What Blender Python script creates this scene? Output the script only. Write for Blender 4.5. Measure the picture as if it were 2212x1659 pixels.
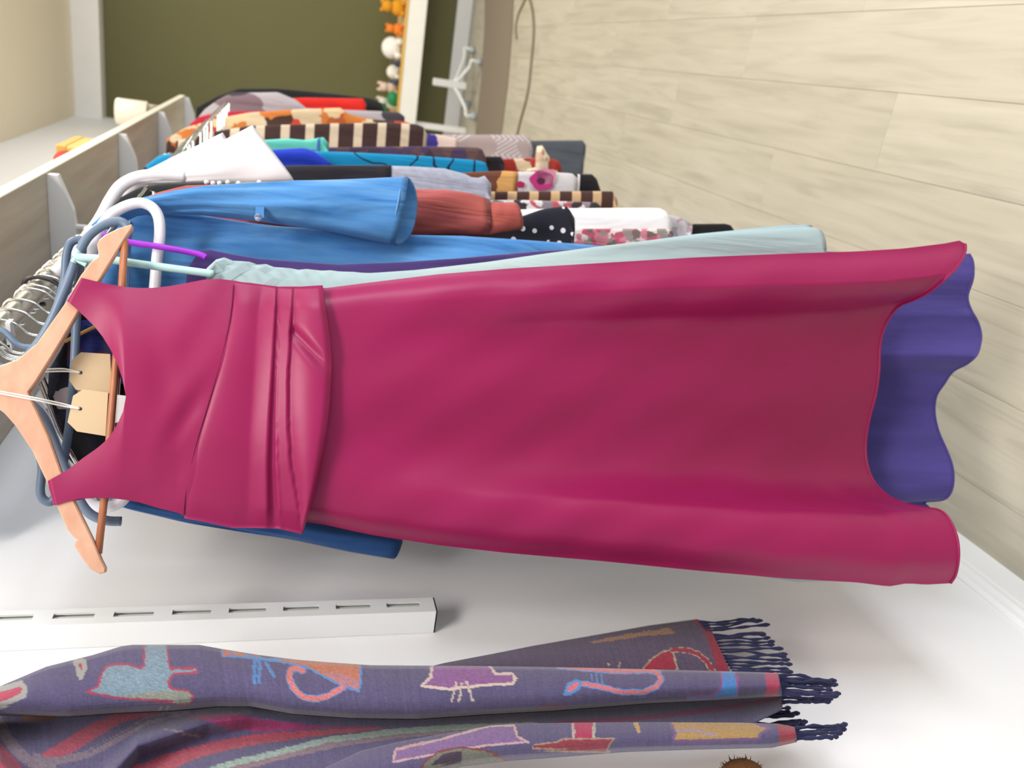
import bpy, math, random
import numpy as np
from mathutils import Vector, Matrix

random.seed(4); rng = np.random.default_rng(4)
S = bpy.context.scene
COL = S.collection
for o in list(bpy.data.objects):
    bpy.data.objects.remove(o)

# ------------------------------------------------------------------ camera
EYE = 1.45
F = 1750.0                                   # focal length in pixels of the 2212 wide frame
YAW, PITCH, ROLL = math.radians(21.77), math.radians(16.2), math.radians(-2.56)

def cam_axes():
    f = np.array([-math.sin(YAW) * math.cos(PITCH), math.cos(YAW) * math.cos(PITCH), -math.sin(PITCH)])
    r = np.array([math.cos(YAW), math.sin(YAW), 0.0]); d = np.cross(f, r)
    c, s = math.cos(ROLL), math.sin(ROLL)
    return c * r + s * d, -s * r + c * d, f  # right, down, forward of the upright view

CR, CD, CF = cam_axes()
cam = bpy.data.cameras.new('camera')
cam.sensor_fit = 'HORIZONTAL'; cam.sensor_width = 36.0
cam.lens = 36.0 * F / 2212.0
cam.clip_start = 0.02
cam.dof.use_dof = True; cam.dof.focus_distance = 0.98; cam.dof.aperture_fstop = 5.5
camo = bpy.data.objects.new('camera', cam); COL.objects.link(camo)
m = Matrix.Identity(4)                       # the phone was held on its side: image right = down in the room
for i in range(3):
    m[i][0], m[i][1], m[i][2] = CD[i], CR[i], -CF[i]
m[2][3] = EYE
camo.matrix_world = m
S.camera = camo

# ------------------------------------------------------------------ light
w = bpy.data.worlds.new('room_light'); S.world = w; w.use_nodes = True
w.node_tree.nodes['Background'].inputs[0].default_value = (0.82, 0.89, 1.0, 1)
w.node_tree.nodes['Background'].inputs[1].default_value = 0.68

def area(name, loc, target, sx, sy, power, col):
    l = bpy.data.lights.new(name, 'AREA'); l.shape = 'RECTANGLE'; l.size = sx; l.size_y = sy
    l.energy = power; l.color = col
    o = bpy.data.objects.new(name, l); COL.objects.link(o); o.location = loc
    o.rotation_euler = (Vector(target) - Vector(loc)).to_track_quat('-Z', 'Y').to_euler()
    return o

area('shop_window_light', (4.6, 1.3, 2.05), (-0.8, 1.1, 1.4), 3.2, 1.6, 150, (0.86, 0.93, 1.0))
area('ceiling_light', (0.55, -0.1, 2.98), (0.0, 0.3, 0.0), 1.2, 0.6, 58, (1.0, 0.95, 0.90))
area('ceiling_light', (0.75, 2.3, 2.98), (0.6, 2.2, 0.0), 1.2, 0.6, 42, (1.0, 0.90, 0.76))
area('ceiling_light', (1.15, 5.3, 2.98), (0.9, 5.3, 0.0), 1.2, 0.6, 62, (1.0, 0.89, 0.72))
S.view_settings.view_transform = 'Standard'; S.view_settings.look = 'None'
S.view_settings.gamma = 1.0; S.view_settings.use_curve_mapping = False
S.view_settings.exposure = 0.0

# ------------------------------------------------------------------ projection helpers
def ray(px, py):
    """World direction of the sight line through a photo pixel (2212 x 1659 frame)."""
    return ((1659.0 - py) - 829.5) / F * CR + (px - 1106.0) / F * CD + CF

E0 = np.array([0, 0, EYE])
def on_x(px, py, X): d = ray(px, py); return E0 + d * (X / d[0])
def on_y(px, py, Y): d = ray(px, py); return E0 + d * (Y / d[1])
def on_z(px, py, Z): d = ray(px, py); return E0 + d * ((Z - EYE) / d[2])

RAIL_X, RAIL_Z = -0.452, 1.84
WALL_X = -0.81
FAR_Y = 7.4
CEIL_Z = 3.04

class Frame:
    """Plane of one hanger on the rail: s runs away from the wall, n towards the viewer."""
    def __init__(self, Y, deg):
        a = math.radians(deg); self.Y = Y
        self.o = np.array([RAIL_X, Y, 0.0])
        self.ax = np.array([math.cos(a), math.sin(a), 0.0])
        self.nr = np.array([math.sin(a), -math.cos(a), 0.0])
    def pix(self, px, py, n=0.0):
        d = ray(px, py); P = self.o + self.nr * n - E0
        q = E0 + d * ((self.nr @ P) / (self.nr @ d))
        return (q - self.o) @ self.ax, q[2]
    def pixz(self, px, py, z):
        q = on_z(px, py, z) - self.o
        return q @ self.ax, q @ self.nr
    def W(self, s, z, n):
        return self.o + self.ax * s + self.nr * n + np.array([0, 0, z])

# ------------------------------------------------------------------ colour and materials
def lin(c):
    return tuple(((v / 255) / 12.92 if v / 255 <= 0.04045 else ((v / 255 + 0.055) / 1.055) ** 2.4) for v in c)
def rgba(c): return lin(c) + (1.0,)

class Mat:
    def __init__(self, name, rough=0.8, spec=0.3, sheen=0.0, metal=0.0):
        self.m = bpy.data.materials.new(name); self.m.use_nodes = True
        self.nt = self.m.node_tree; self.b = self.nt.nodes['Principled BSDF']
        self.b.inputs['Roughness'].default_value = rough
        self.b.inputs['Specular IOR Level'].default_value = spec
        self.b.inputs['Metallic'].default_value = metal
        if sheen:
            self.b.inputs['Sheen Weight'].default_value = sheen
            self.b.inputs['Sheen Roughness'].default_value = 0.4
    def n(self, t, **kw):
        x = self.nt.nodes.new(t)
        for k, v in kw.items(): setattr(x, k, v)
        return x
    def link(self, a, b): self.nt.links.new(a, b)
    def set(self, sock, v):
        if hasattr(v, 'is_output'): self.link(v, sock)
        else: sock.default_value = v
    def math(self, op, a, b=0.0):
        x = self.n('ShaderNodeMath', operation=op); self.set(x.inputs[0], a); self.set(x.inputs[1], b); return x.outputs[0]
    def mix(self, f, a, b):
        x = self.n('ShaderNodeMix', data_type='RGBA'); self.set(x.inputs[0], f)
        self.set(x.inputs[6], a if hasattr(a, 'is_output') else rgba(a))
        self.set(x.inputs[7], b if hasattr(b, 'is_output') else rgba(b)); return x.outputs[2]
    def uv(self, sx=1, sy=1, coord='UV'):
        t = self.n('ShaderNodeTexCoord'); mp = self.n('ShaderNodeMapping'); self.link(t.outputs[coord], mp.inputs[0])
        mp.inputs['Scale'].default_value = (sx, sy, sx); return mp.outputs[0]
    def noise(self, vec, scale=1.0, detail=2.0):
        x = self.n('ShaderNodeTexNoise'); x.inputs['Scale'].default_value = scale; x.inputs['Detail'].default_value = detail
        self.link(vec, x.inputs['Vector']); return x
    def ramp(self, fac, stops, const=False):
        x = self.n('ShaderNodeValToRGB'); self.link(fac, x.inputs[0]); cr = x.color_ramp
        if const: cr.interpolation = 'CONSTANT'
        while len(cr.elements) < len(stops): cr.elements.new(0.5)
        for e, (p, c) in zip(cr.elements, stops): e.position = p; e.color = rgba(c)
        return x.outputs[0]
    def bump(self, h, strength=0.2, dist=0.002):
        x = self.n('ShaderNodeBump'); x.inputs['Strength'].default_value = strength; x.inputs['Distance'].default_value = dist
        self.link(h, x.inputs['Height']); self.link(x.outputs[0], self.b.inputs['Normal'])
    def wrinkle(self, weave=0.12, size=1.0, wr=1.0):
        a = self.noise(self.uv(16 * size, 3.2 * size), 1.0, 3); a.inputs['Distortion'].default_value = 0.7
        b = self.noise(self.uv(900, 900), 1.0, 1)
        h = self.math('ADD', self.math('MULTIPLY', a.outputs[0], 0.014 * wr), self.math('MULTIPLY', b.outputs[0], 0.0012 * weave))
        x = self.n('ShaderNodeBump'); x.inputs['Strength'].default_value = 0.75; x.inputs['Distance'].default_value = 1.0
        self.link(h, x.inputs['Height']); self.link(x.outputs[0], self.b.inputs['Normal'])
    def col(self, v): self.set(self.b.inputs['Base Color'], v if hasattr(v, 'is_output') else rgba(v)); return self.m

def plain(name, c, rough=0.6, spec=0.4, metal=0.0):
    M = Mat(name, rough, spec, 0, metal)
    v = M.noise(M.uv(coord='Object'), 9, 2).outputs[0]
    return M.col(M.mix(M.math('MULTIPLY', v, 0.12), c, tuple(int(k * 0.72) for k in c)))

def cloth(name, c, c2=None, rough=0.85, sheen=0.15, sx=30, sy=6, amt=1.0, weave=0.15, wr=1.0):
    """Plain cloth: slight thread-direction mottling between two tones and a fine weave."""
    M = Mat(name, rough, 0.25, sheen); uv = M.uv(sx, sy)
    nz = M.noise(uv, 1.0, 4).outputs[0]
    c2 = c2 or tuple(int(k * 0.8) for k in c)
    f = M.math('MULTIPLY', M.ramp(nz, [(0.32, (0, 0, 0)), (0.68, (255, 255, 255))]), amt)
    M.wrinkle(weave, 1.0, wr)
    return M.col(M.mix(f, c, c2))

def stripes(name, c1, c2, period, duty, axis=1, wob=0.0):
    M = Mat(name, 0.85, 0.2, 0.15); uv = M.uv()
    sp = M.n('ShaderNodeSeparateXYZ'); M.link(uv, sp.inputs[0]); v = sp.outputs[axis]
    if wob: v = M.math('ADD', v, M.math('MULTIPLY', M.noise(uv, 14).outputs[0], wob))
    f = M.math('GREATER_THAN', M.math('FRACT', M.math('DIVIDE', v, period)), duty)
    M.wrinkle()
    return M.col(M.mix(f, c1, c2))

def dots(name, base, dot, cell, r):
    M = Mat(name, 0.8, 0.25, 0.1); vo = M.n('ShaderNodeTexVoronoi'); M.link(M.uv(1 / cell, 1 / cell), vo.inputs['Vector'])
    vo.inputs['Scale'].default_value = 1.0; vo.inputs['Randomness'].default_value = 0.45
    return M.col(M.mix(M.math('LESS_THAN', vo.outputs['Distance'], r), base, dot))

def patches(name, cols, cell, warp=0.5, stretch=1.0, rough=0.85):
    """Busy print: warped cells in the given colours."""
    M = Mat(name, rough, 0.2, 0.1); uv = M.uv(1 / cell, stretch / cell)
    nz = M.noise(uv, 1.7, 2); mx = M.n('ShaderNodeMix', data_type='VECTOR'); mx.inputs[0].default_value = warp
    M.link(uv, mx.inputs[4])
    ad = M.n('ShaderNodeVectorMath', operation='ADD'); M.link(uv, ad.inputs[0]); M.link(nz.outputs['Color'], ad.inputs[1])
    M.link(ad.outputs[0], mx.inputs[5])
    vo = M.n('ShaderNodeTexVoronoi'); M.link(mx.outputs[1], vo.inputs['Vector']); vo.inputs['Scale'].default_value = 1.0
    sp = M.n('ShaderNodeSeparateColor'); M.link(vo.outputs['Color'], sp.inputs[0])
    k = len(cols); M.wrinkle()
    return M.col(M.ramp(sp.outputs[0], [(i / k, c) for i, c in enumerate(cols)], True))

def scribble(name, base, line, scale, width):
    M = Mat(name, 0.75, 0.3, 0.1); nz = M.noise(M.uv(scale, scale * 0.7), 1.0, 1).outputs[0]
    d = M.math('ABSOLUTE', M.math('SUBTRACT', M.math('FRACT', M.math('MULTIPLY', nz, 5.0)), 0.5))
    return (M.wrinkle(), M.col(M.mix(M.math('LESS_THAN', d, width), base, line)))[1]

def zigzag(name, c1, c2, period):
    M = Mat(name, 0.8, 0.3, 0.1); uv = M.uv(); sp = M.n('ShaderNodeSeparateXYZ'); M.link(uv, sp.inputs[0])
    z = M.math('ABSOLUTE', M.math('SUBTRACT', M.math('FRACT', M.math('MULTIPLY', sp.outputs[0], 9.0)), 0.5))
    t = M.math('ADD', sp.outputs[1], M.math('MULTIPLY', z, 0.16))
    f = M.math('GREATER_THAN', M.math('FRACT', M.math('DIVIDE', t, period)), 0.62)
    blk = M.math('GREATER_THAN', M.noise(uv, 8, 0).outputs[0], 0.4)
    return M.col(M.mix(M.math('MULTIPLY', f, blk), c1, c2))

# ------------------------------------------------------------------ object helpers
def link(o, parent=None):
    COL.objects.link(o)
    if parent is not None: o.parent = parent
    return o

def base_of(parent):
    p = np.zeros(3)
    while parent is not None:
        p = p + np.array(parent.location); parent = parent.parent
    return p

def mesh(name, V, Fc, mat, parent=None, uv=None, smooth=True, loc=None):
    """One mesh object from world-space vertices; local to its parent or to loc."""
    off = base_of(parent) + (np.array(loc, float) if loc is not None else 0)
    me = bpy.data.meshes.new(name)
    me.from_pydata([tuple(np.array(v) - off) for v in V], [], Fc)
    if uv is not None:
        l = me.uv_layers.new(name='UVMap')
        idx = np.empty(len(me.loops), dtype=np.int32); me.loops.foreach_get('vertex_index', idx)
        l.data.foreach_set('uv', np.asarray(uv, dtype=np.float32)[idx].ravel())
    if smooth: me.polygons.foreach_set('use_smooth', [True] * len(me.polygons))
    if mat: me.materials.append(mat)
    o = bpy.data.objects.new(name, me)
    if loc is not None: o.location = loc
    return link(o, parent)

def tag(o, label=None, cat=None, group=None, kind=None):
    for k, v in (('label', label), ('category', cat), ('group', group), ('kind', kind)):
        if v: o[k] = v
    return o

def thing(name, loc, label, cat, group=None):
    o = bpy.data.objects.new(name, None); o.empty_display_size = 0.05; o.location = tuple(loc); link(o)
    return tag(o, label, cat, group)

class MB:
    def __init__(self): self.V = []; self.F = []; self.U = []
    def add(self, V, Fc, U=None):
        k = len(self.V); self.V += [np.array(v, float) for v in V]; self.F += [tuple(i + k for i in f) for f in Fc]
        self.U += list(U) if U is not None else [(0, 0)] * len(V)
        return self
    def box(self, lo, hi):
        x0, y0, z0 = lo; x1, y1, z1 = hi
        return self.add([(x0, y0, z0), (x1, y0, z0), (x1, y1, z0), (x0, y1, z0), (x0, y0, z1), (x1, y0, z1), (x1, y1, z1), (x0, y1, z1)],
                        [(0, 3, 2, 1), (4, 5, 6, 7), (0, 1, 5, 4), (1, 2, 6, 5), (2, 3, 7, 6), (3, 0, 4, 7)])
    def bevel_box(self, lo, hi, b):
        lo = np.array(lo, float); hi = np.array(hi, float); c = (lo + hi) / 2; h = (hi - lo) / 2
        V = []; 
        for ax in range(3):
            for sx in (-1, 1):
                for s1 in (-1, 1):
                    for s2 in (-1, 1):
                        v = np.zeros(3); o = [i for i in range(3) if i != ax]
                        v[ax] = sx * h[ax]; v[o[0]] = s1 * (h[o[0]] - b); v[o[1]] = s2 * (h[o[1]] - b); V.append(c + v)
        import bmesh
        bm = bmesh.new(); vs = [bm.verts.new(v) for v in V]; bmesh.ops.convex_hull(bm, input=vs)
        bm.verts.index_update()
        Vn = [v.co[:] for v in bm.verts]; Fn = [[v.index for v in f.verts] for f in bm.faces]; bm.free()
        return self.add(Vn, Fn)
    def tube(self, P, r, k=8, closed=False, rz=None, up=None):
        P = [np.array(p, float) for p in P]; n = len(P); V = []; Fc = []
        R = r if hasattr(r, '__len__') else [r] * n
        prev = None
        for i in range(n):
            if closed: t = P[(i + 1) % n] - P[i - 1]
            else: t = P[min(i + 1, n - 1)] - P[max(i - 1, 0)]
            t = t / (np.linalg.norm(t) + 1e-12)
            if prev is None:
                a = np.array(up if up is not None else ((0, 0, 1) if abs(t[2]) < 0.9 else (1, 0, 0)), float)
            else: a = prev
            a = a - t * (a @ t); a /= np.linalg.norm(a) + 1e-12; b = np.cross(t, a); prev = a
            for j in range(k):
                q = 2 * math.pi * j / k; V.append(P[i] + R[i] * (a * math.cos(q) * (rz or 1) + b * math.sin(q)))
        for i in range(n if closed else n - 1):
            i2 = (i + 1) % n
            for j in range(k): Fc.append((i * k + j, i * k + (j + 1) % k, i2 * k + (j + 1) % k, i2 * k + j))
        if not closed: Fc += [tuple(range(k))[::-1], tuple((n - 1) * k + j for j in range(k))]
        return self.add(V, Fc)
    def ball(self, c, r, k=14, sc=(1, 1, 1)):
        V = []; Fc = []; m_ = k // 2
        for i in range(m_ + 1):
            a = math.pi * i / m_
            for j in range(k):
                q = 2 * math.pi * j / k
                V.append(np.array(c) + r * np.array([math.sin(a) * math.cos(q) * sc[0], math.sin(a) * math.sin(q) * sc[1], math.cos(a) * sc[2]]))
        for i in range(m_):
            for j in range(k): Fc.append((i * k + j, (i + 1) * k + j, (i + 1) * k + (j + 1) % k, i * k + (j + 1) % k))
        return self.add(V, Fc)
    def lathe(self, c, prof, k=20):
        V = []; Fc = []
        for (r, z) in prof:
            for j in range(k):
                q = 2 * math.pi * j / k; V.append((c[0] + r * math.cos(q), c[1] + r * math.sin(q), c[2] + z))
        for i in range(len(prof) - 1):
            for j in range(k): Fc.append((i * k + j, i * k + (j + 1) % k, (i + 1) * k + (j + 1) % k, (i + 1) * k + j))
        Fc += [tuple(range(k))[::-1], tuple((len(prof) - 1) * k + j for j in range(k))]
        return self.add(V, Fc)
    def prism(self, poly3, thick):
        """Solid from a planar outline (list of 3D points) pushed along the vector thick."""
        n = len(poly3); A = [np.array(p, float) for p in poly3]; B = [p + np.array(thick) for p in A]
        return self.add(A + B, [tuple(range(n)), tuple(range(2 * n - 1, n - 1, -1))] + [(i, i + n, (i + 1) % n + n, (i + 1) % n) for i in range(n)])
    def build(self, name, mat, parent=None, loc=None, smooth=True, uv=False):
        return mesh(name, self.V, self.F, mat, parent, self.U if uv else None, smooth, loc)

def smooth_path(P, per=6, closed=False):
    P = [np.array(p, float) for p in P]; n = len(P); out = []
    for i in range(n if closed else n - 1):
        g = lambda j: P[j % n] if closed else P[min(max(j, 0), n - 1)]
        p0, p1, p2, p3 = g(i - 1), g(i), g(i + 1), g(i + 2)
        for k in range(per):
            t = k / per
            out.append(0.5 * ((2 * p1) + (p2 - p0) * t + (2 * p0 - 5 * p1 + 4 * p2 - p3) * t * t + (3 * p1 - p0 - 3 * p2 + p3) * t ** 3))
    if not closed: out.append(P[-1])
    return out

def resample(P, n):
    P = np.array(P, float); d = np.r_[0, np.cumsum(np.linalg.norm(np.diff(P, axis=0), axis=1))]
    t = np.linspace(0, d[-1], n)
    return np.stack([np.interp(t, d, P[:, i]) for i in range(P.shape[1])], 1)

def curve(P, n, per=8): return resample(smooth_path(P, per), n)

def grid_faces(nr, nc, off=0, close=False):
    Fc = []
    for i in range(nr - 1):
        for j in range(nc if close else nc - 1):
            j2 = (j + 1) % nc
            Fc.append((off + i * nc + j, off + i * nc + j2, off + (i + 1) * nc + j2, off + (i + 1) * nc + j))
    return Fc

# ------------------------------------------------------------------ materials of the room
def wall_mat(name, c, rough=0.55):
    M = Mat(name, rough, 0.35); nz = M.noise(M.uv(coord='Object'), 40, 4).outputs[0]
    M.bump(nz, 0.06, 0.004); big = M.noise(M.uv(coord='Object'), 1.2, 2).outputs[0]
    return M.col(M.mix(M.math('MULTIPLY', big, 0.06), c, tuple(int(k * 0.8) for k in c)))

M_WALL = wall_mat('white_wall_paint', (238, 238, 240))
M_CEIL = wall_mat('cream_ceiling_paint', (244, 234, 212), 0.8)
M_GREEN = wall_mat('olive_green_paint', (100, 98, 62), 0.5)
M_WHITE = plain('white_gloss_paint', (240, 240, 240), 0.3, 0.5)
M_CREAMEDGE = plain('cream_shelf_edge', (244, 240, 222), 0.35, 0.5)
M_METALW = plain('white_enamelled_steel', (232, 234, 236), 0.3, 0.5)

def wood_floor():
    M = Mat('pale_oak_laminate', 0.42, 0.4)
    info = M.n('ShaderNodeObjectInfo'); t = M.n('ShaderNodeTexCoord')
    ad = M.n('ShaderNodeVectorMath', operation='ADD'); sc = M.n('ShaderNodeVectorMath', operation='SCALE')
    M.link(info.outputs['Random'], sc.inputs['Scale']); sc.inputs[0].default_value = (31, 57, 13)
    M.link(t.outputs['Object'], ad.inputs[0]); M.link(sc.outputs[0], ad.inputs[1])
    mp = M.n('ShaderNodeMapping'); M.link(ad.outputs[0], mp.inputs[0]); mp.inputs['Scale'].default_value = (28, 2.2, 1)
    g = M.noise(mp.outputs[0], 1.0, 6); g.inputs['Distortion'].default_value = 0.9
    mp2 = M.n('ShaderNodeMapping'); M.link(ad.outputs[0], mp2.inputs[0]); mp2.inputs['Scale'].default_value = (140, 5, 1)
    g2 = M.noise(mp2.outputs[0], 1.0, 3)
    c = M.ramp(g.outputs[0], [(0.25, (166, 161, 148)), (0.5, (188, 183, 168)), (0.75, (198, 193, 180))])
    c = M.mix(M.math('MULTIPLY', g2.outputs[0], 0.28), c, (158, 152, 138))
    c = M.mix(M.math('MULTIPLY', info.outputs['Random'], 0.22), c, (168, 161, 144))
    M.bump(g2.outputs[0], 0.08, 0.002)
    return M.col(c)
M_FLOOR = wood_floor()

def wood(name, c1, c2, sx=3, sy=40, coord='Object', rough=0.4):
    M = Mat(name, rough, 0.4); t = M.n('ShaderNodeTexCoord'); mp = M.n('ShaderNodeMapping'); M.link(t.outputs[coord], mp.inputs[0])
    mp.inputs['Scale'].default_value = (sx, sy, sy); g = M.noise(mp.outputs[0], 1.0, 5)
    return M.col(M.ramp(g.outputs[0], [(0.3, c1), (0.7, c2)]))
M_SHELFWOOD = wood('grey_oak_shelf_laminate', (182, 168, 150), (206, 194, 176), 30, 2.0)
M_BEECH = wood('beech_wood', (198, 148, 122), (212, 166, 140), 8, 60)
M_DOWEL = wood('reddish_beech_dowel', (158, 96, 68), (180, 116, 80), 8, 60)
M_CHROME = plain('chrome_wire', (225, 225, 222), 0.12, 0.5, 1.0)
M_RAILM = plain('brushed_steel_rail', (200, 196, 186), 0.38, 0.5, 1.0)

# ------------------------------------------------------------------ room shell
X1 = 5.2; Y0 = -3.0
fl = tag(MB().box((WALL_X - 0.1, Y0, -0.04), (X1, FAR_Y, -0.004)).build('floor', plain('floor_joint', (150, 140, 118)), smooth=False), kind='structure')
pw, plen = 0.192, 1.26
plank_me = []
for v in range(3):
    b = MB().bevel_box((0.0003, 0.0003, -0.006), (pw - 0.0003, plen - 0.0003, 0.0), 0.0008)
    me = bpy.data.meshes.new('plank'); me.from_pydata([tuple(q) for q in b.V], [], b.F); me.materials.append(M_FLOOR); plank_me.append(me)
rows = int((2.9 - WALL_X) / pw) + 1
for r in range(rows):
    y = 0.1 - [0.0, 0.55, 0.95, 0.3, 0.78][r % 5]
    while y < FAR_Y:
        if y + plen > 0.15:
            o = bpy.data.objects.new('plank', plank_me[r % 3]); o.location = (WALL_X + r * pw - 0.06, y, 0.0); o.scale[1] = min(1.0, (FAR_Y - y) / plen); link(o, fl)
        y += plen
tag(MB().box((WALL_X - 0.1, Y0, -0.04), (WALL_X, FAR_Y, CEIL_Z)).build('wall_left', M_WALL, smooth=False), kind='structure')
tag(MB().box((WALL_X - 0.1, FAR_Y, -0.04), (X1, FAR_Y + 0.1, CEIL_Z)).build('wall_far', M_GREEN, smooth=False), kind='structure')
tag(MB().box((WALL_X - 0.1, Y0, CEIL_Z), (X1, FAR_Y + 0.1, CEIL_Z + 0.05)).build('ceiling', M_CEIL, smooth=False), kind='structure')
tag(MB().box((WALL_X, FAR_Y - 0.16, CEIL_Z - 0.19), (X1, FAR_Y, CEIL_Z)).build('trim_1', M_WHITE, smooth=False), kind='structure')

bb = MB()
prof = [(0, 0), (0.018, 0), (0.018, 0.075), (0.0165, 0.08), (0.0165, 0.092), (0.011, 0.098), (0.010, 0.112), (0.004, 0.12), (0, 0.12)]
k = len(prof)
V = [(WALL_X + a, Y, b) for Y in (Y0, FAR_Y) for a, b in prof]
bb.add(V, [(i, (i + 1) % k, (i + 1) % k + k, i + k) for i in range(k)])
tag(bb.build('baseboard_left', M_WHITE, smooth=False), kind='structure')
tag(MB().bevel_box((WALL_X + 0.02, FAR_Y - 0.02, 0), (X1, FAR_Y, 0.13), 0.004).build('baseboard_far', M_WHITE, smooth=False), kind='structure')

# ------------------------------------------------------------------ shelf with rail, brackets, wall standards
SH_X0, SH_Z = -0.352, 1.957
sh = thing('wall_shelf', (WALL_X, 2.6, SH_Z), 'long white edged wall shelf with wood look underside above the clothes', 'shelf')
MB().box((WALL_X + 0.004, 1.16, SH_Z), (SH_X0 - 0.004, 4.62, SH_Z + 0.018)).build('board', M_SHELFWOOD, sh, smooth=False)
MB().bevel_box((SH_X0 - 0.004, 1.16, SH_Z - 0.001), (SH_X0, 4.62, SH_Z + 0.026), 0.0015).build('front_edge', M_CREAMEDGE, sh, smooth=False)
MB().box((WALL_X + 0.004, 4.62, SH_Z - 0.001), (SH_X0, 4.625, SH_Z + 0.02)).build('end_edge', M_CREAMEDGE, sh, smooth=False)
for Y in (1.243, 2.03, 2.86, 3.70, 4.58):
    b = MB()
    b.prism([(WALL_X + 0.03, Y - 0.011, SH_Z - 0.0005), (SH_X0 - 0.006, Y - 0.011, SH_Z - 0.0005), (SH_X0 - 0.006, Y - 0.011, SH_Z - 0.022),
             (RAIL_X + 0.02, Y - 0.011, SH_Z - 0.05), (WALL_X + 0.03, Y - 0.011, SH_Z - 0.085)], (0, 0.022, 0))
    br = b.build('bracket', M_METALW, sh, smooth=False)
    MB().box((RAIL_X - 0.022, Y - 0.009, RAIL_Z - 0.02), (RAIL_X - 0.0155, Y + 0.009, SH_Z - 0.03)).box((RAIL_X - 0.022, Y - 0.009, RAIL_Z - 0.0225), (RAIL_X + 0.018, Y + 0.009, RAIL_Z - 0.0165)).build('rail_hook', M_METALW, br, smooth=False)
rl = MB().tube([(RAIL_X, y, RAIL_Z) for y in (0.92, 1.0, 2.0, 3.0, 4.0, 4.6)], 0.016, 20).build('clothes_rail', M_RAILM, loc=(RAIL_X, 2.0, RAIL_Z))
tag(rl, 'long round steel clothes rail under the wall shelf, crowded with hanger hooks', 'rail')

slotw, face, depth = 0.011, 0.034, 0.040
def standard(Y, z0, z1, label, slots=True):
    t = thing('shelf_standard', (WALL_X, Y, z0), label, 'shelf standard', 'slotted shelf standards')
    x0, x1 = WALL_X + 0.0006, WALL_X + depth
    b = MB(); y0, y1 = Y - face / 2, Y + face / 2
    b.box((x0 + 0.001, y0 + 0.0032, z0 + 0.0025), (x0 + 0.004, y1 - 0.0032, z1)).box((x0, y0, z0), (x1, y0 + 0.003, z1)).box((x0, y1 - 0.003, z0), (x1, y1, z1))
    ys = [y0 + 0.003, Y - slotw / 2 + 0.002, Y + slotw / 2 + 0.002, y1 - 0.003]
    b.box((x1 - 0.003, ys[0], z0), (x1, ys[1], z1)).box((x1 - 0.003, ys[2], z0), (x1, ys[3], z1))
    z = z0
    while z < z1:
        b.box((x1 - 0.003, ys[1], z), (x1, ys[2], min(z + 0.024, z1))); z += 0.075
    b.box((x0, y0, z0), (x1, y1, z0 + 0.002))
    b.build('channel', M_METALW, t, smooth=False)
    MB().box((x1 - 0.0075, ys[1], z0 + 0.003), (x1 - 0.0055, ys[2], z1)).build('channel_back', plain('slot_grey', (196, 198, 192)), t, smooth=False)
    return t
zs = on_x(940, 1300, WALL_X + depth)
standard(zs[1] - 0.006, zs[2], 1.95, 'white slotted shelf standard on the bare white wall beside the scarf')
for i, Y in enumerate((2.03, 2.86, 3.70)):
    standard(Y, 1.1, 1.95, 'white slotted wall standard behind the clothes at the %s shelf bracket' % ('nearest visible', 'middle', 'far')[i])

# things on the shelf
t = thing('yellow_box', tuple(on_x(160, 330, -0.40)[:2]) + (SH_Z + 0.018,), 'small yellow box standing on the wall shelf near its front edge', 'box')
c = t.location
MB().bevel_box((c[0] - 0.07, c[1] - 0.10, c[2]), (c[0] + 0.03, c[1] + 0.12, c[2] + 0.085), 0.004).build('carton', plain('yellow_card', (214, 176, 98), 0.6), t, smooth=False)
MB().bevel_box((c[0] - 0.072, c[1] - 0.102, c[2] + 0.06), (c[0] + 0.032, c[1] + 0.122, c[2] + 0.0875), 0.003).build('lid', plain('ochre_card', (206, 164, 84), 0.6), t, smooth=False)
p = on_x(113, 345, -0.385)
rt = tag(MB().ball((p[0], p[1], SH_Z + 0.018 + 0.028), 0.028, 14, (1, 1.4, 1)).build('red_pouch', plain('red_felt', (170, 60, 50), 0.8), loc=(p[0], p[1], SH_Z + 0.018)), 'little red pouch on the shelf just before the yellow box', 'pouch')
p = on_x(322, 248, SH_X0 - 0.05)
t = thing('canister', (SH_X0 - 0.05, p[1], SH_Z + 0.018), 'shiny cream canister standing on the far end of the wall shelf', 'canister')
zt = 0.185; rc = 0.055
MB().lathe(t.location, [(rc * 0.8, 0), (rc * 0.84, 0.002), (rc * 0.84, zt * 0.3), (rc * 0.7, zt * 0.32)], 20).build('base', plain('taupe_base', (130, 118, 100), 0.5), t)
MB().lathe(t.location, [(rc * 0.9, zt * 0.32), (rc, zt * 0.34), (rc, zt * 0.95), (rc * 0.94, zt), (0.02, zt)], 24).build('body', plain('glossy_cream_enamel', (248, 240, 222), 0.12, 0.6), t)

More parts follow.
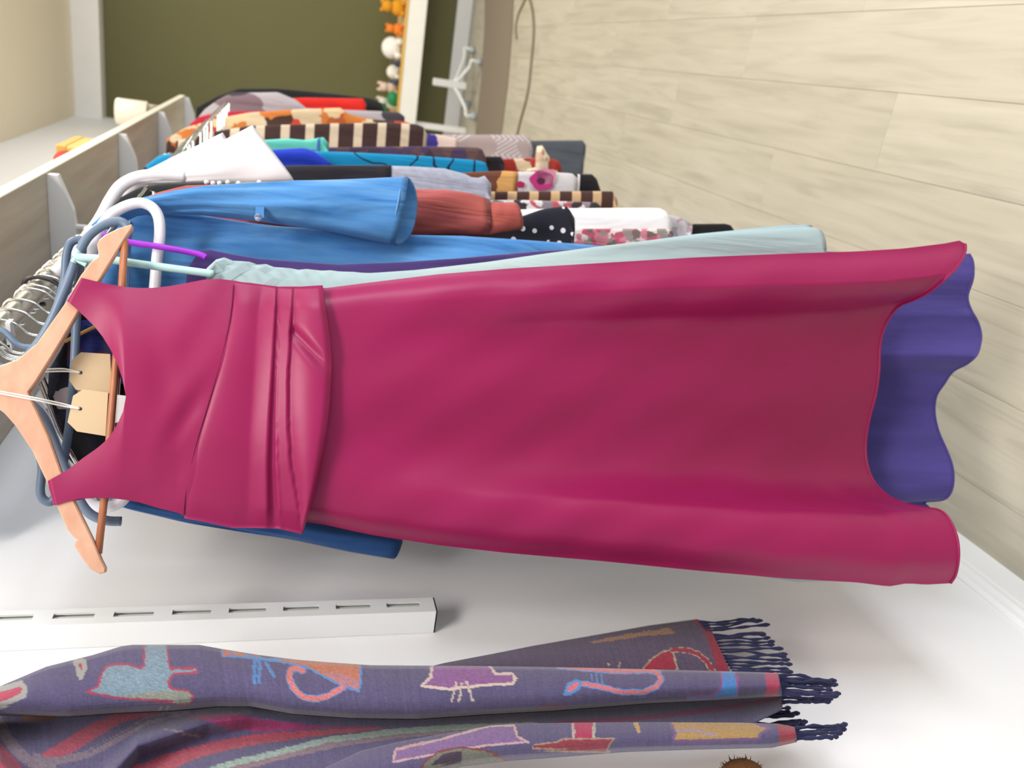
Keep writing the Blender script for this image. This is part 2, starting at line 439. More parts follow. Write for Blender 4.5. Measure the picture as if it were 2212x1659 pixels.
# ------------------------------------------------------------------ far end of the shop
zt = on_y(868, 120, 7.0)[2]; zb = on_y(912, 120, 7.0)[2]
dt = thing('display_bench', (1.5, 7.2, 0.0), 'low white fronted display bench with yellow wooden rim against the green wall', 'bench')
xl = on_y(890, 262, 7.0)[0] - 0.1
MB().bevel_box((xl, 6.99, zb), (4.2, 7.03, zt - 0.02), 0.003).build('fascia', plain('white_fascia', (250, 250, 244), 0.35), dt, smooth=False)
MB().bevel_box((xl, 6.985, zt - 0.02), (4.2, 7.03, zt), 0.003).build('front_rim', plain('yellow_pine', (232, 186, 96), 0.45), dt, smooth=False)
MB().box((xl, 7.03, zt - 0.025), (4.2, FAR_Y - 0.001, zt - 0.012)).build('top', plain('cream_top', (232, 214, 172), 0.6), dt, smooth=False)
MB().bevel_box((xl, FAR_Y - 0.025, zt - 0.012), (4.2, FAR_Y - 0.002, zt + 0.012), 0.003).build('back_rim', plain('pale_pine', (214, 176, 116), 0.5), dt, smooth=False)
for xx in (xl + 0.05, 4.1):
    MB().bevel_box((xx, 7.04, 0.0), (xx + 0.05, 7.09, zt - 0.02), 0.003).build('leg', M_WHITE, dt, smooth=False)
def soft_toy(px, py, r, c, name, label, ears='round', head=True, c2=None, Y=7.17):
    p = on_y(px, py, Y); z0 = zt - 0.012
    t = thing(name, (p[0], Y, z0), label, 'toy', 'toys on the far bench'); q = t.location; mt = plain('plush', c, 0.95, 0.1)
    MB().ball((q[0], q[1], z0 + r * 0.95), r, 16, (1, 0.85, 0.95)).build('body', mt, t)
    if head:
        h = MB().ball((q[0], q[1] - r * 0.25, z0 + r * 2.3), r * 0.72, 16).build('head', plain('plush', c2 or c, 0.95, 0.1), t)
        for sx in (-1, 1):
            MB().ball((q[0] + sx * r * 0.5, q[1] - r * 0.1, z0 + r * 2.95), r * 0.26, 10, (1, 0.6, 1 if ears == 'round' else 2)).build('ear', mt, h)
    for sx in (-1, 1):
        MB().ball((q[0] + sx * r * 0.62, q[1] - r * 0.75, z0 + r * 0.36), r * 0.36, 10, (0.9, 1.3, 0.9)).build('paw', mt, t)
soft_toy(850, 15, 0.062, (226, 160, 50), 'plush_bear', 'golden plush toy at the far right end of the display bench')
soft_toy(850, 62, 0.045, (240, 140, 60), 'plush_bear', 'orange plush toy beside the golden one on the bench')
soft_toy(850, 104, 0.085, (250, 248, 244), 'plush_bear', 'large round white plush toy on the display bench', head=False)
soft_toy(852, 156, 0.055, (248, 246, 240), 'plush_bear', 'smaller white plush toy to the left of the large white one', head=False)
soft_toy(850, 190, 0.05, (232, 206, 190), 'plush_bear', 'pinkish cream plush toy with long ears on the bench', 'long')
soft_toy(848, 222, 0.05, (226, 220, 208), 'plush_bear', 'pale grey plush toy nearest the hanging clothes', 'long')
p = on_y(838, 212, 7.06)
tag(MB().ball((p[0], 7.1, zt - 0.012 + 0.045), 0.045, 14, (1.3, 0.8, 1)).build('green_ball', plain('green_plastic', (36, 140, 84), 0.5), loc=(p[0], 7.1, zt - 0.012)), 'small green ball among the soft toys on the bench', 'ball')
for i, (px, py) in enumerate(((842, 135), (842, 176))):
    p = on_y(px, py, 7.08); z0 = zt - 0.012
    b = MB().lathe((p[0], 7.08, z0), [(0.02, 0), (0.024, 0.004), (0.024, 0.05), (0.012, 0.058), (0.012, 0.072)], 14)
    t = thing('dark_bottle', (p[0], 7.08, z0), ('small dark bottle between the two white plush toys', 'small dark bottle between white and pinkish plush toys')[i], 'bottle', 'bottles on the far bench')
    b.build('body', plain('dark_blue_glass', (52, 58, 84), 0.3), t)
    MB().lathe((p[0], 7.08, z0 + 0.072), [(0.014, 0), (0.014, 0.016), (0.008, 0.018)], 12).build('cap', plain('grey_cap', (90, 96, 110), 0.4), t)

# castor stand in front of the bench
c = on_z(1030, 190, 0.0); c = np.array([c[0], c[1], 0.0])
st = thing('castor_stand', c, 'white metal stand base on castors in front of the green wall', 'stand')
top = on_y(935, 182, c[1])[2]
M_ST = plain('white_plastic', (226, 230, 230), 0.4)
MB().bevel_box((c[0] - 0.028, c[1] - 0.028, 0.09), (c[0] + 0.028, c[1] + 0.028, top), 0.006).build('post', M_ST, st, smooth=False)
for i, (px, py) in enumerate(((1030, 252), (1042, 135), (1026, 100), (1014, 230))):
    e = on_z(px, py, 0.0); e = np.array([e[0], e[1], 0.0]); dv = e - c
    if i > 1: dv = dv * 0.9
    dn = dv / (np.linalg.norm(dv) + 1e-9); L = min(np.linalg.norm(dv), 0.42); e = c + dn * L
    up = np.array([0, 0, 1.0])
    lg = MB().tube(smooth_path([c + up * 0.2, c + dn * L * 0.3 + up * 0.15, c + dn * L * 0.75 + up * 0.095, e + up * 0.088, e + up * 0.05], 6), 0.014, 10).build('leg', M_ST, st)
    side = np.cross(dn, up)
    MB().tube([e + up * 0.026 - side * 0.02, e + up * 0.026 + side * 0.02], 0.026, 14).build('castor', plain('grey_rubber', (176, 186, 190), 0.5), lg)
# flat grey-brown strip and cable on the floor
a = [on_z(x, y, 0.0) for x, y in ((1050, -60), (1048, 60), (1040, 180), (1025, 320))]
b_ = [on_z(x, y, 0.0) for x, y in ((1112, -60), (1108, 60), (1098, 180), (1080, 320))]
V = [q + np.array([0, 0, 0.0012]) for q in a + b_] + [q + np.array([0, 0, 0.007]) for q in a + b_]
fc = []
for i in range(3):
    fc += [(8 + i, 8 + i + 1, 12 + i + 1, 12 + i), (i, 8 + i, 8 + i + 1, i + 1)[::-1], (4 + i, 4 + i + 1, 12 + i + 1, 12 + i)[::-1], (i, i + 1, 4 + i + 1, 4 + i)[::-1]]
fc += [(0, 4, 12, 8), (3, 11, 15, 7)]
tag(mesh('floor_strip', V, fc, cloth('grey_brown_strip', (138, 126, 110), (118, 106, 92), 0.95, 0.1, 20, 20), smooth=False, loc=tuple(a[1])), 'flat grey brown strip lying before the far green wall', 'mat')
cp = [on_z(x, y, 0.006) for x, y in ((1126, -40), (1146, 4), (1153, 60), (1148, 130), (1140, 200), (1124, 262), (1108, 330), (1096, 380))]
tag(MB().tube(smooth_path(cp, 8), 0.008, 8).build('cable', plain('dark_cable', (120, 108, 88), 0.6), loc=tuple(cp[2])), 'thin dark cable curving over the floor near the grey strip', 'cable')
cp = [on_z(x, y, 0.006) for x, y in ((1116, 84), (1114, 60), (1120, 30), (1132, 4), (1146, -30))]
tag(MB().tube(smooth_path(cp, 8), 0.008, 8).build('cable', plain('dark_cable', (130, 118, 98), 0.6), loc=tuple(cp[2])), 'short thin cable end lying on the edge of the grey strip', 'cable')

# ------------------------------------------------------------------ hangers
def hook(fr, parent, mat, r=0.0019, big=1.0):
    P = [(0, 1.772), (0.001, 1.795), (0.015 * big, 1.815), (0.0195 * big, RAIL_Z), (0.0138 * big, RAIL_Z + 0.0138 * big + r * 0.3),
         (0, RAIL_Z + 0.0183 + r * 0.4), (-0.0138 * big, RAIL_Z + 0.0138 * big + r * 0.3), (-0.0195 * big, RAIL_Z), (-0.018 * big, RAIL_Z - 0.014)]
    P = [fr.W(s, z, 0.0) for s, z in P]
    return MB().tube(smooth_path(P, 5), r, 8).build('hook', mat, parent)

HANG = {}
def hanger(fr, label, mat_hook=None, mat_body=None, hook_r=0.0019, body_r=0.0035, half=0.2, drop=0.1, group='hangers crowded on the rail', big=1.0, bar=True):
    t = thing('clothes_hanger', fr.W(0, RAIL_Z, 0), label, 'hanger', group)
    hook(fr, t, mat_hook or M_CHROME, hook_r, big)
    z0 = 1.772
    P = [(0, z0), (half * 0.5, z0 - drop * 0.42), (half, z0 - drop)]
    if bar: P += [(half * 0.97, z0 - drop - 0.012), (-half * 0.97, z0 - drop - 0.012)]
    P += [(-half, z0 - drop), (-half * 0.5, z0 - drop * 0.42)]
    MB().tube([fr.W(s, z, 0) for s, z in P], body_r, 8, closed=bar).build('shoulder_bar', mat_body or M_CHROME, t)
    return t

# ------------------------------------------------------------------ garment builders
def interp(tab, z):
    zs = np.array([q[1] for q in tab]); ss = np.array([q[0] for q in tab]); o = np.argsort(zs)
    return np.interp(z, zs[o], ss[o])

def body(part, fr, R, mat, parent, L=None, th=0.016, n0=0.0, amp=0.006, waves=3.0, ph=0.0, left=-0.21, N=44, pleat=None, hem_z=None, step=0.014):
    """Hanging cloth tube: right edge from the photo's outline, left edge given or mirrored; open at the hem."""
    Rt = [fr.pix(x, y, n0) for x, y in R]
    if part in ('body', 'panel', 'legs', 'top_panel') and fr.Y > 1.3 and max(q[1] for q in Rt) < 1.70:
        zt0 = max(q[1] for q in Rt); st0 = [q[0] for q in Rt if q[1] == zt0][0]
        if zt0 < 1.64: Rt = [(min(st0, 0.12), 1.655), (min(st0, 0.15), (1.64 + zt0) / 2)] + Rt
        Rt = [(0.03, 1.745), (min(0.09, max(st0, 0.04)), 1.70)] + Rt
    if L: Lt = [fr.pix(x, y, n0) for x, y in L]
    else: Lt = [(max(-s, left) if s > 0 else -s - 0.1, z) for s, z in Rt]
    zt = max(q[1] for q in Rt); zb = hem_z if hem_z is not None else min(q[1] for q in Rt)
    nr = int(np.clip((zt - zb) / step, 8, 90)); V = []; U = []
    for i in range(nr + 1):
        t = i / nr; z = zt + (zb - zt) * t; a0 = interp(Lt, z); a1 = interp(Rt, z); sc, hw = (a0 + a1) / 2, max((a1 - a0) / 2, 0.004)
        tk = th * (0.45 + 0.55 * min(1, t * 5))
        for j in range(N):
            a = 2 * math.pi * j / N; cx, sx = math.cos(a), math.sin(a)
            s = sc + hw * np.sign(cx) * abs(cx) ** 0.8
            edge = min(1.0, (a1 - s) / 0.02 + 0.15)
            fold = amp * min(1, 0.25 + t * 1.3) * (math.sin(waves * 2 * math.pi * s / 0.3 + ph + 0.6 * math.sin(4 * z + ph)) + 0.5 * math.sin(waves * 4.3 * math.pi * s / 0.3 + 2 * ph)) * edge
            if pleat: fold += pleat(s, z, t)
            V.append(fr.W(s, z, n0 + tk * np.sign(sx) * abs(sx) ** 0.75 + fold)); U.append((s if sx >= 0 else s + 1.7, z))
    Fc = grid_faces(nr + 1, N, 0, True); top = len(V)
    V.append(sum(V[:N]) / N); U.append((0, zt)); Fc += [(top, (j + 1) % N, j) for j in range(N)]
    last = nr * N; k = len(V); cen = sum(V[last:last + N]) / N
    for j in range(N): V.append(cen + (V[last + j] - cen) * 0.9 + np.array([0, 0, 0.004])); U.append(U[last + j])
    for j in range(N): V.append(cen + (V[last + j] - cen) * 0.8 + np.array([0, 0, 0.07])); U.append(U[last + j])
    for q, r_ in ((last, k), (k, k + N)):
        for j in range(N): Fc.append((q + j, q + (j + 1) % N, r_ + (j + 1) % N, r_ + j))
    Fc.append(tuple(k + N + j for j in range(N)))
    return mesh(part, V, Fc, mat, parent, U)

def sleeve(part, fr, E1, E2, mat, parent, n=0.01, rn=0.03, N=26, rows=26, amp=0.004, ph=0.0, tip=0.0, flare=1.0):
    """Sleeve between two outline edges of the photo (upper and lower), with an open end."""
    A = resample([fr.pix(x, y, n) for x, y in E1], rows); B = resample([fr.pix(x, y, n) for x, y in E2], rows); V = []; U = []
    d_end = (A[-1] + B[-1] - A[-3] - B[-3]); d_end = d_end / (np.linalg.norm(d_end) + 1e-9)
    for i in range(rows):
        t = i / (rows - 1); c = (A[i] + B[i]) / 2; h = (A[i] - B[i]) / 2; r = rn * (0.5 + 0.5 * min(1, t * 3)) * (1 + (flare - 1) * t)
        for j in range(N):
            a = 2 * math.pi * j / N; cx, sx = math.cos(a), math.sin(a)
            q = c + h * np.sign(cx) * abs(cx) ** 0.85
            if sx < 0: q = q + d_end * tip * (-sx) * t ** 6
            f = amp * math.sin(9 * a + 5 * t + ph) * math.sin(math.pi * min(1, t * 1.2)) + amp * 0.8 * math.sin(14 * t + 3 * a + ph)
            V.append(fr.W(q[0], q[1], n + r * sx + f)); U.append((q[0] + (0 if sx >= 0 else 1.3), q[1]))
    Fc = grid_faces(rows, N, 0, True); Fc.append(tuple(range(N))[::-1])
    last = (rows - 1) * N; cen = sum(V[last:last + N]) / N; dW = fr.W(d_end[0], d_end[1], 0) - fr.W(0, 0, 0)
    for m_, (sc_, back) in enumerate(((0.93, 0.002), (0.74, 0.045))):
        k = len(V)
        for j in range(N): V.append(cen + (V[last + j] - cen) * sc_ - dW * back); U.append(U[last + j])
        q = last if m_ == 0 else k - N
        for j in range(N): Fc.append((q + j, q + (j + 1) % N, k + (j + 1) % N, k + j))
    Fc.append(tuple(len(V) - N + j for j in range(N)))
    return mesh(part, V, Fc, mat, parent, U)

def coons(top, bot, rgt, lft, nr, nc):
    """Photo-plane patch between four edges (top/bottom run right to left, rgt/lft run top to bottom)."""
    T = np.array(top, float) if len(top) == nc else resample(top, nc); B = resample(bot, nc); Rr = resample(rgt, nr); Ll = resample(lft, nr); P = np.zeros((nr, nc, 2))
    for i in range(nr):
        u = i / (nr - 1)
        for j in range(nc):
            k = j / (nc - 1)
            P[i, j] = (1 - u) * T[j] + u * B[j] + (1 - k) * Rr[i] + k * Ll[i] - ((1 - u) * (1 - k) * T[0] + u * (1 - k) * B[0] + (1 - u) * k * T[-1] + u * k * B[-1])
    return P

def pix_surface(fr, P, Nn):
    nr, nc, _ = P.shape; V = []; U = []
    for i in range(nr):
        for j in range(nc):
            s, z = fr.pix(P[i, j, 0], P[i, j, 1], Nn[i, j]); V.append(fr.W(s, z, Nn[i, j])); U.append((s, z))
    return V, U

# ------------------------------------------------------------------ materials of the clothes
def satin(name, c, c2, rough=0.42):
    M = Mat(name, rough, 0.3, 0.12); M.b.inputs['Sheen Tint'].default_value = rgba((255, 60, 160)); M.b.inputs['Sheen Roughness'].default_value = 0.3
    f = M.noise(M.uv(9, 6), 1.0, 3).outputs[0]; M.bump(M.noise(M.uv(26, 18), 1.0, 3).outputs[0], 0.10, 0.006)
    return M.col(M.mix(f, c, c2))
M_MAG = satin('magenta_satin', (148, 24, 84), (134, 22, 70))
M_PURPLE = cloth('purple_jersey', (76, 66, 136), (66, 58, 120), 0.85, 0.2)
M_PURPLE_SHADE = cloth('purple_jersey_shaded', (72, 52, 112), (60, 42, 96), 0.85, 0.2)  # same jersey as the skirt, shade over the bodice painted into the colour
M_PALE = cloth('pale_blue_chiffon', (168, 186, 188), (156, 178, 184), 0.7, 0.2, 12, 3)
M_DENIM = cloth('blue_chambray', (62, 122, 188), (98, 154, 208), 0.85, 0.15, 60, 7, 0.8, 0.3, 2.2)
M_RUST = cloth('rust_cotton', (158, 76, 80), (172, 88, 80), 0.85, 0.2, 40, 5, 1.0, 0.15, 1.7)
M_GREYPL = plain('grey_blue_plastic', (104, 122, 146), 0.4, 0.5)
M_WHITEPL = plain('white_plastic', (232, 230, 238), 0.35, 0.5)
M_BLACKPL = plain('black_plastic', (34, 34, 38), 0.4, 0.5)
M_STRING = plain('white_string', (236, 230, 222), 0.9, 0.1)
M_CARD = plain('manila_card', (208, 182, 148), 0.8, 0.2)

# ------------------------------------------------------------------ the magenta dress on its wooden hanger
D = Frame(1.03, 28.5)
wh = thing('wooden_hanger', D.W(0, RAIL_Z, 0), 'pale beech wooden hanger with a dowel bar, carrying the magenta dress', 'hanger')
arm = [(0, 792), (41, 777), (81, 744), (108, 706), (144, 655), (176, 597), (201, 565), (214, 556), (214, 547), (211, 530), (216, 520), (228, 510), (258, 495), (285, 487),
       (288, 491), (286, 497), (271, 519), (239, 571), (217, 607), (174, 671), (136, 736), (108, 782), (80, 826), (64, 848), (67, 858), (80, 884), (108, 945), (134, 1018), (166, 1090), (203, 1166),
       (221, 1209), (230, 1227), (229, 1236), (217, 1239), (195, 1227), (176, 1200), (163, 1179), (164, 1170), (170, 1165), (160, 1158), (148, 1144), (134, 1112), (125, 1092), (101, 1036), (72, 974), (36, 920), (12, 893), (-12, 876), (-20, 850), (-16, 812)]
pts = [D.pix(x, y) for x, y in arm]
b = MB(); n_ = len(pts)
cs = np.mean(pts, axis=0)
ring = lambda n, sh: [D.W(s, z, n) for s, z in inset(pts, sh)]
def inset(P, d):
    P = np.array(P); out = []
    for i in range(len(P)):
        t = P[(i + 1) % len(P)] - P[i - 1]; t /= np.linalg.norm(t) + 1e-9; out.append(P[i] + np.array([t[1], -t[0]]) * d * INS)
    return out
area2 = sum(pts[i][0] * pts[(i + 1) % n_][1] - pts[(i + 1) % n_][0] * pts[i][1] for i in range(n_)); INS = -1 if area2 > 0 else 1
V = ring(-0.006, 0.0015) + ring(-0.0045, 0) + ring(0.0045, 0) + ring(0.006, 0.0015); Fc = []
for q in range(3):
    for i in range(n_): Fc.append((q * n_ + i, q * n_ + (i + 1) % n_, (q + 1) * n_ + (i + 1) % n_, (q + 1) * n_ + i))
Fc += [tuple(range(n_))[::-1], tuple(3 * n_ + i for i in range(n_))]
mesh('shoulder_bow', V, Fc, M_BEECH, wh, smooth=False)
MB().tube([D.W(*D.pix(212, 1196), -0.0005), D.W(*D.pix(226, 1068), 0), D.W(*D.pix(238, 930), 0), D.W(*D.pix(252, 762), 0), D.W(*D.pix(263, 620), 0), D.W(*D.pix(269, 520), -0.0005)], 0.0046, 14).build('trouser_bar', M_DOWEL, wh)
hook(D, wh, M_CHROME, 0.0022)

md = thing('magenta_dress', D.W(0, 1.68, 0.01), 'sleeveless magenta satin dress with pleated waist sash on the wooden hanger', 'dress')
def lens(k, a=0.030): return 0.0075 + a * (1 - (2 * k - 1) ** 2)
nc = 60
# straps: from behind, over the hanger, down the front, then the bodice
armR = [(176, 600), (200, 606), (235, 614), (272, 620)]; armR2 = [(272, 620), (300, 622), (330, 622), (365, 618), (400, 612), (440, 604), (470, 602), (505, 606), (530, 611), (560, 614)]
nekR = [(145, 650), (160, 663), (185, 686), (205, 706), (222, 728), (240, 757), (255, 790), (265, 820), (272, 858)]
nekL = [(103, 1039), (125, 1027), (150, 1012), (181, 988), (210, 968), (235, 946), (253, 918), (266, 888), (272, 858)]
armL = [(118, 1092), (140, 1085), (170, 1078), (205, 1075), (240, 1076), (272, 1080)]; armL2 = [(272, 1080), (300, 1085), (340, 1097), (385, 1108), (405, 1118), (440, 1126), (480, 1134), (520, 1138), (560, 1140)]
def strap(A, B, m=26, c=30):
    Aa = resample(A, m); Bb = resample(B, m); P = np.zeros((m, c, 2))
    for j in range(c): P[:, j] = Aa + (Bb - Aa) * (j / (c - 1))
    return P
def body_k(P):  # 0..1 across the chest by image row
    return np.clip((P[..., 1] - 620) / (1080 - 620), 0, 1)
V = []; Fc = []; U = []
for A, B in ((armR, nekR), (nekL, armL)):
    P = strap(A, B); m_, c_ = P.shape[:2]; t = np.linspace(0, 1, m_)[:, None]
    Nf = 0.0085 + (lens(body_k(P)) - 0.0085) * (np.clip(t * 1.05, 0, 1) ** 2 * (3 - 2 * np.clip(t * 1.05, 0, 1)))
    v, u = pix_surface(D, P, Nf)
    vb = []
    for q in range(m_):
        for j in range(c_):
            s, z = D.pix(P[q, j, 0], P[q, j, 1], Nf[q, j]); vb.append(D.W(s, z - 0.012 * (q / m_), -0.0085 - 0.6 * (Nf[q, j] - 0.0085)))
    k = len(V)
    rows = [vb[q * c_:(q + 1) * c_] for q in range(m_ - 1, -1, -1)]
    topr = [(np.array(vb[j]) + np.array(v[j])) / 2 + np.array([0, 0, 0.003]) for j in range(c_)]
    rows += [topr] + [v[q * c_:(q + 1) * c_] for q in range(m_)]
    for r_ in rows: V += list(r_); U += [(0, 0)] * c_
    Fc += grid_faces(len(rows), c_, k)
nc = 59
P = coons([(272.0, y) for y in list(np.linspace(620, 858, 30)) + list(np.linspace(858, 1080, 30)[1:])], [(560, 614), (560, 800), (560, 1000), (560, 1140)], armR2, armL2, 44, nc)
K = (P[..., 1] - P[:, :1, 1]) / (P[:, -1:, 1] - P[:, :1, 1]); t = np.linspace(0, 1, 44)[:, None]
dent = -0.005 * np.exp(-(((P[..., 0] - 400 - (P[..., 1] - 900) * -0.6) / 26) ** 2)) * np.exp(-((P[..., 1] - 900) / 70) ** 2) - 0.006 * np.exp(-((P[..., 0] - 330) / 40) ** 2 - ((P[..., 1] - 800) / 60) ** 2)
Nf = lens(K) * (1 - 0.12 * t) + dent * np.sin(np.pi * np.clip(t, 0, 1)) ** 2 + 0.0012 * np.sin(P[..., 0] / 23 + P[..., 1] / 31) * np.sin(np.pi * t) ** 2
v, u = pix_surface(D, P, Nf); k = len(V); V += v; U += u; Fc += grid_faces(44, nc, k)
vb = [D.W(*D.pix(P[i, j, 0], P[i, j, 1], Nf[i, j]), -0.65 * lens(K[i, j]) - 0.001) for i in range(44) for j in range(nc)]
k = len(V); V += vb; U += u; Fc += [f[::-1] for f in grid_faces(44, nc, k)]
bod = mesh('bodice', V, Fc, M_MAG, md, U)
import bmesh
bm = bmesh.new(); bm.from_mesh(bod.data); bmesh.ops.remove_doubles(bm, verts=bm.verts, dist=0.0004); bm.to_mesh(bod.data); bm.free()

# skirt with its scooped, folded hem
hem = [(2086, 527), (2086, 545), (2070, 575), (2040, 605), (2010, 630), (1975, 648), (1945, 660), (1925, 682), (1910, 712), (1902, 748), (1900, 800), (1893, 850), (1880, 900), (1872, 945), (1872, 990), (1884, 1032),
       (1910, 1064), (1945, 1084), (1990, 1096), (2030, 1102), (2052, 1122), (2068, 1160), (2072, 1200), (2066, 1240), (2054, 1260)]
rgt = [(640, 619), (705, 622), (800, 610), (950, 592), (1100, 580), (1300, 568), (1500, 556), (1700, 548), (1850, 543), (1950, 537), (2040, 526), (2075, 519), (2086, 527)]
lft = [(600, 1130), (662, 1128), (700, 1133), (800, 1155), (950, 1178), (1100, 1195), (1300, 1212), (1500, 1232), (1700, 1250), (1850, 1258), (1920, 1267), (1960, 1260), (2000, 1263), (2054, 1260)]
top = [(640, 619), (640, 750), (635, 880), (625, 1010), (600, 1130)]
NR, NC = 90, 120
HZ = 0.46
hemc = curve(hem, NC, 4)
P = coons(top, hemc, rgt, lft, NR, NC)
K = np.linspace(0, 1, NC); T = np.linspace(0, 1, NR)[:, None]
nh = np.array([D.pixz(x, y, HZ)[1] for x, y in hemc]); nh = np.convolve(np.pad(nh, 4, 'edge'), np.ones(9) / 9, 'valid')
nh = np.clip(nh, -0.08, 0.13)
e_ = T ** 1.35
Nf = (1 - e_) * (lens(K)[None, :] * 0.8 + 0.0) + e_ * nh[None, :]
Nf = Nf + 0.0035 * np.sin(K[None, :] * 15 + 1.2) * np.sin(np.pi * T ** 0.7) + 0.0012 * np.sin(P[..., 0] / 34 + P[..., 1] / 21) * np.sin(np.pi * T)
Nf = Nf - 0.016 * np.exp(-((K[None, :]) / 0.035) ** 2) * np.ones_like(T) - 0.016 * np.exp(-((1 - K[None, :]) / 0.035) ** 2) * np.ones_like(T)
V, U = pix_surface(D, P, Nf); Fc = grid_faces(NR, NC)
vb = []
for i in range(NR):
    for j in range(NC):
        s, z = D.pix(P[i, j, 0], P[i, j, 1], Nf[i, j]); kk = j / (NC - 1)
        edge = (1 - kk) * Nf[i, 0] + kk * Nf[i, -1]
        vb.append(D.W(s, z + 0.012 * e_[i, 0] * math.sin(math.pi * kk), edge - (0.05 + 0.2 * e_[i, 0]) * math.sin(math.pi * kk) ** 0.8))
k = len(V); V = V + vb; U = U + U; Fc += [f[::-1] for f in grid_faces(NR, NC, k)]
# turned-up hem edge
sk = mesh('skirt', V, Fc, M_MAG, md, U)
MB().tube([V[(NR - 1) * NC + j] + np.array([0, 0, 0.001]) for j in range(NC)], 0.0022, 6).build('hem', M_MAG, sk)

# pleated sash
top = [(505, 608), (497, 690), (474, 790), (448, 880), (424, 960), (406, 1040), (398, 1100), (398, 1120)]
bot = [(697, 616), (707, 680), (717, 760), (716, 830), (708, 920), (691, 1010), (673, 1090), (653, 1154)]
rgt = [(505, 608), (540, 611), (600, 619), (650, 619), (697, 616)]; lft = [(398, 1120), (440, 1127), (500, 1140), (560, 1141), (600, 1142), (653, 1154)]
NR, NC = 110, 70
P = coons(curve(top, NC, 4), curve(bot, NC, 4), rgt, lft, NR, NC)
K = np.linspace(0, 1, NC)
def crease(tab, y): return np.interp(y, [q[0] for q in tab], [q[1] for q in tab])
C1 = [(620, 566), (690, 556), (800, 548), (950, 538), (1130, 534)]
C2 = [(620, 598), (640, 597), (800, 589), (900, 582), (1000, 577), (1140, 577)]
C2b = [(620, 601), (640, 602), (800, 597), (900, 596), (1000, 598), (1100, 606), (1140, 610)]
C3 = [(620, 634), (650, 632), (800, 623), (900, 622), (1000, 628), (1100, 646), (1150, 651)]
Nf = np.zeros((NR, NC))
for i in range(NR):
    for j in range(NC):
        x, y = P[i, j]; k = K[j]; h = 0.003
        x0 = P[0, j, 0]; x1, x2, x2b, x3, x4 = crease(C1, y), crease(C2, y), crease(C2b, y), crease(C3, y), P[-1, j, 0]
        if x < x1: h = 0.0032 - 0.0026 * math.exp(-(x - x0) / 6.0) + 0.002 * math.sin(math.pi * (x - x0) / max(x1 - x0, 1))
        elif x < x2: h = 0.0032 + 0.0078 * ((x - x1) / (x2 - x1)) ** 1.4
        elif x < x2b: h = 0.011 - 0.0095 * (1 - abs(2 * (x - x2) / max(x2b - x2, 1) - 1)) ** 0.7
        elif x < x3: h = 0.0065 + 0.0075 * (x - x2b) / (x3 - x2b)
        else:
            q = (x - x3) / max(x4 - x3, 1); h = 0.005 + 0.016 * math.sin(math.pi * min(q * 0.62 + 0.03, 1)) ** 0.8 - 0.006 * max(0, q - 0.85) / 0.15
            h -= 0.009 * math.exp(-((x - (634 + (y - 715) * 0.9)) / 17) ** 2) * (1 if 690 < y < 815 else 0.0) * math.sin(math.pi * np.clip((y - 690) / 125, 0, 1))
        fade = 0.25 + 0.75 * min(1, math.sin(math.pi * np.clip(k, 0.0, 1)) * 4)
        Nf[i, j] = lens(k) * 0.85 + h * fade
for _ in range(2):
    Nf[1:-1] = 0.5 * Nf[1:-1] + 0.25 * (Nf[:-2] + Nf[2:])
V, U = pix_surface(D, P, Nf); Fc = grid_faces(NR, NC)
edge = [V[(NR - 1) * NC + j] - D.nr * 0.012 - np.array([0, 0, -0.004]) for j in range(NC)]; k = len(V); V += edge; U += U[-NC:]
Fc += [((NR - 1) * NC + j, (NR - 1) * NC + j + 1, k + j + 1, k + j) for j in range(NC - 1)]
k = len(V); V += [V[j] - D.nr * 0.006 for j in range(NC)]; U += U[:NC]; Fc += [(k + j, k + j + 1, j + 1, j) for j in range(NC - 1)]
vb = [q - D.nr * (0.02 + 0.09 * math.sin(math.pi * (i % NC) / (NC - 1))) for i, q in enumerate(V[:NR * NC])]
k = len(V); V += vb; U += U[:NR * NC]; Fc += [f[::-1] for f in grid_faces(NR, NC, k)]
for j in (0, NC - 1): Fc += [(i * NC + j, (i + 1) * NC + j, k + (i + 1) * NC + j, k + i * NC + j) for i in range(NR - 1)]
sash = mesh('sash', V, Fc, M_MAG, md, U)
M_SEAM = plain('dark_magenta_thread', (110, 24, 62), 0.7, 0.2)
MB().tube([V[j] + D.nr * 0.0016 for j in range(1, NC - 1)], 0.0007, 6).build('seam', M_SEAM, sash)

# ------------------------------------------------------------------ card tags
def card_tag(label, corners, hole, string, nn, name='price_tag', front=False):
    q = [D.W(*D.pix(x, y, nn), nn) for x, y in corners]; h = np.array(D.W(*D.pix(*hole, nn), nn))
    t = thing(name, h, label, 'tag', 'manila tags at the dress neck'); th_ = D.nr * 0.0006
    MB().prism(q, th_).build('card', M_CARD, t, smooth=False)
    MB().tube([h + th_ * 0.5, h + th_ * 2.2], 0.0022, 12, up=(0, 0, 1)).build('eyelet', plain('dark_eyelet', (70, 66, 70), 0.6), t)
    sn = lambda x: 0.011 if front and x < 95 else nn + 0.004
    MB().tube(smooth_path([h + th_ * 2.4] + [D.W(*D.pix(x, y, sn(x)), sn(x)) for x, y in string], 5), 0.0011, 6).tube(
        smooth_path([h + th_ * 2.4] + [D.W(*D.pix(x - 1, y - 5, sn(x)), sn(x)) for x, y in string], 5), 0.0011, 6).build('string', M_STRING, t)
card_tag('square manila card tag with clipped corners tied above the second tag', [(175, 761), (238, 765), (242, 850), (164, 842), (150, 822), (155, 778)], (174, 805), [(140, 802), (100, 803), (60, 805), (10, 830)], -0.03)
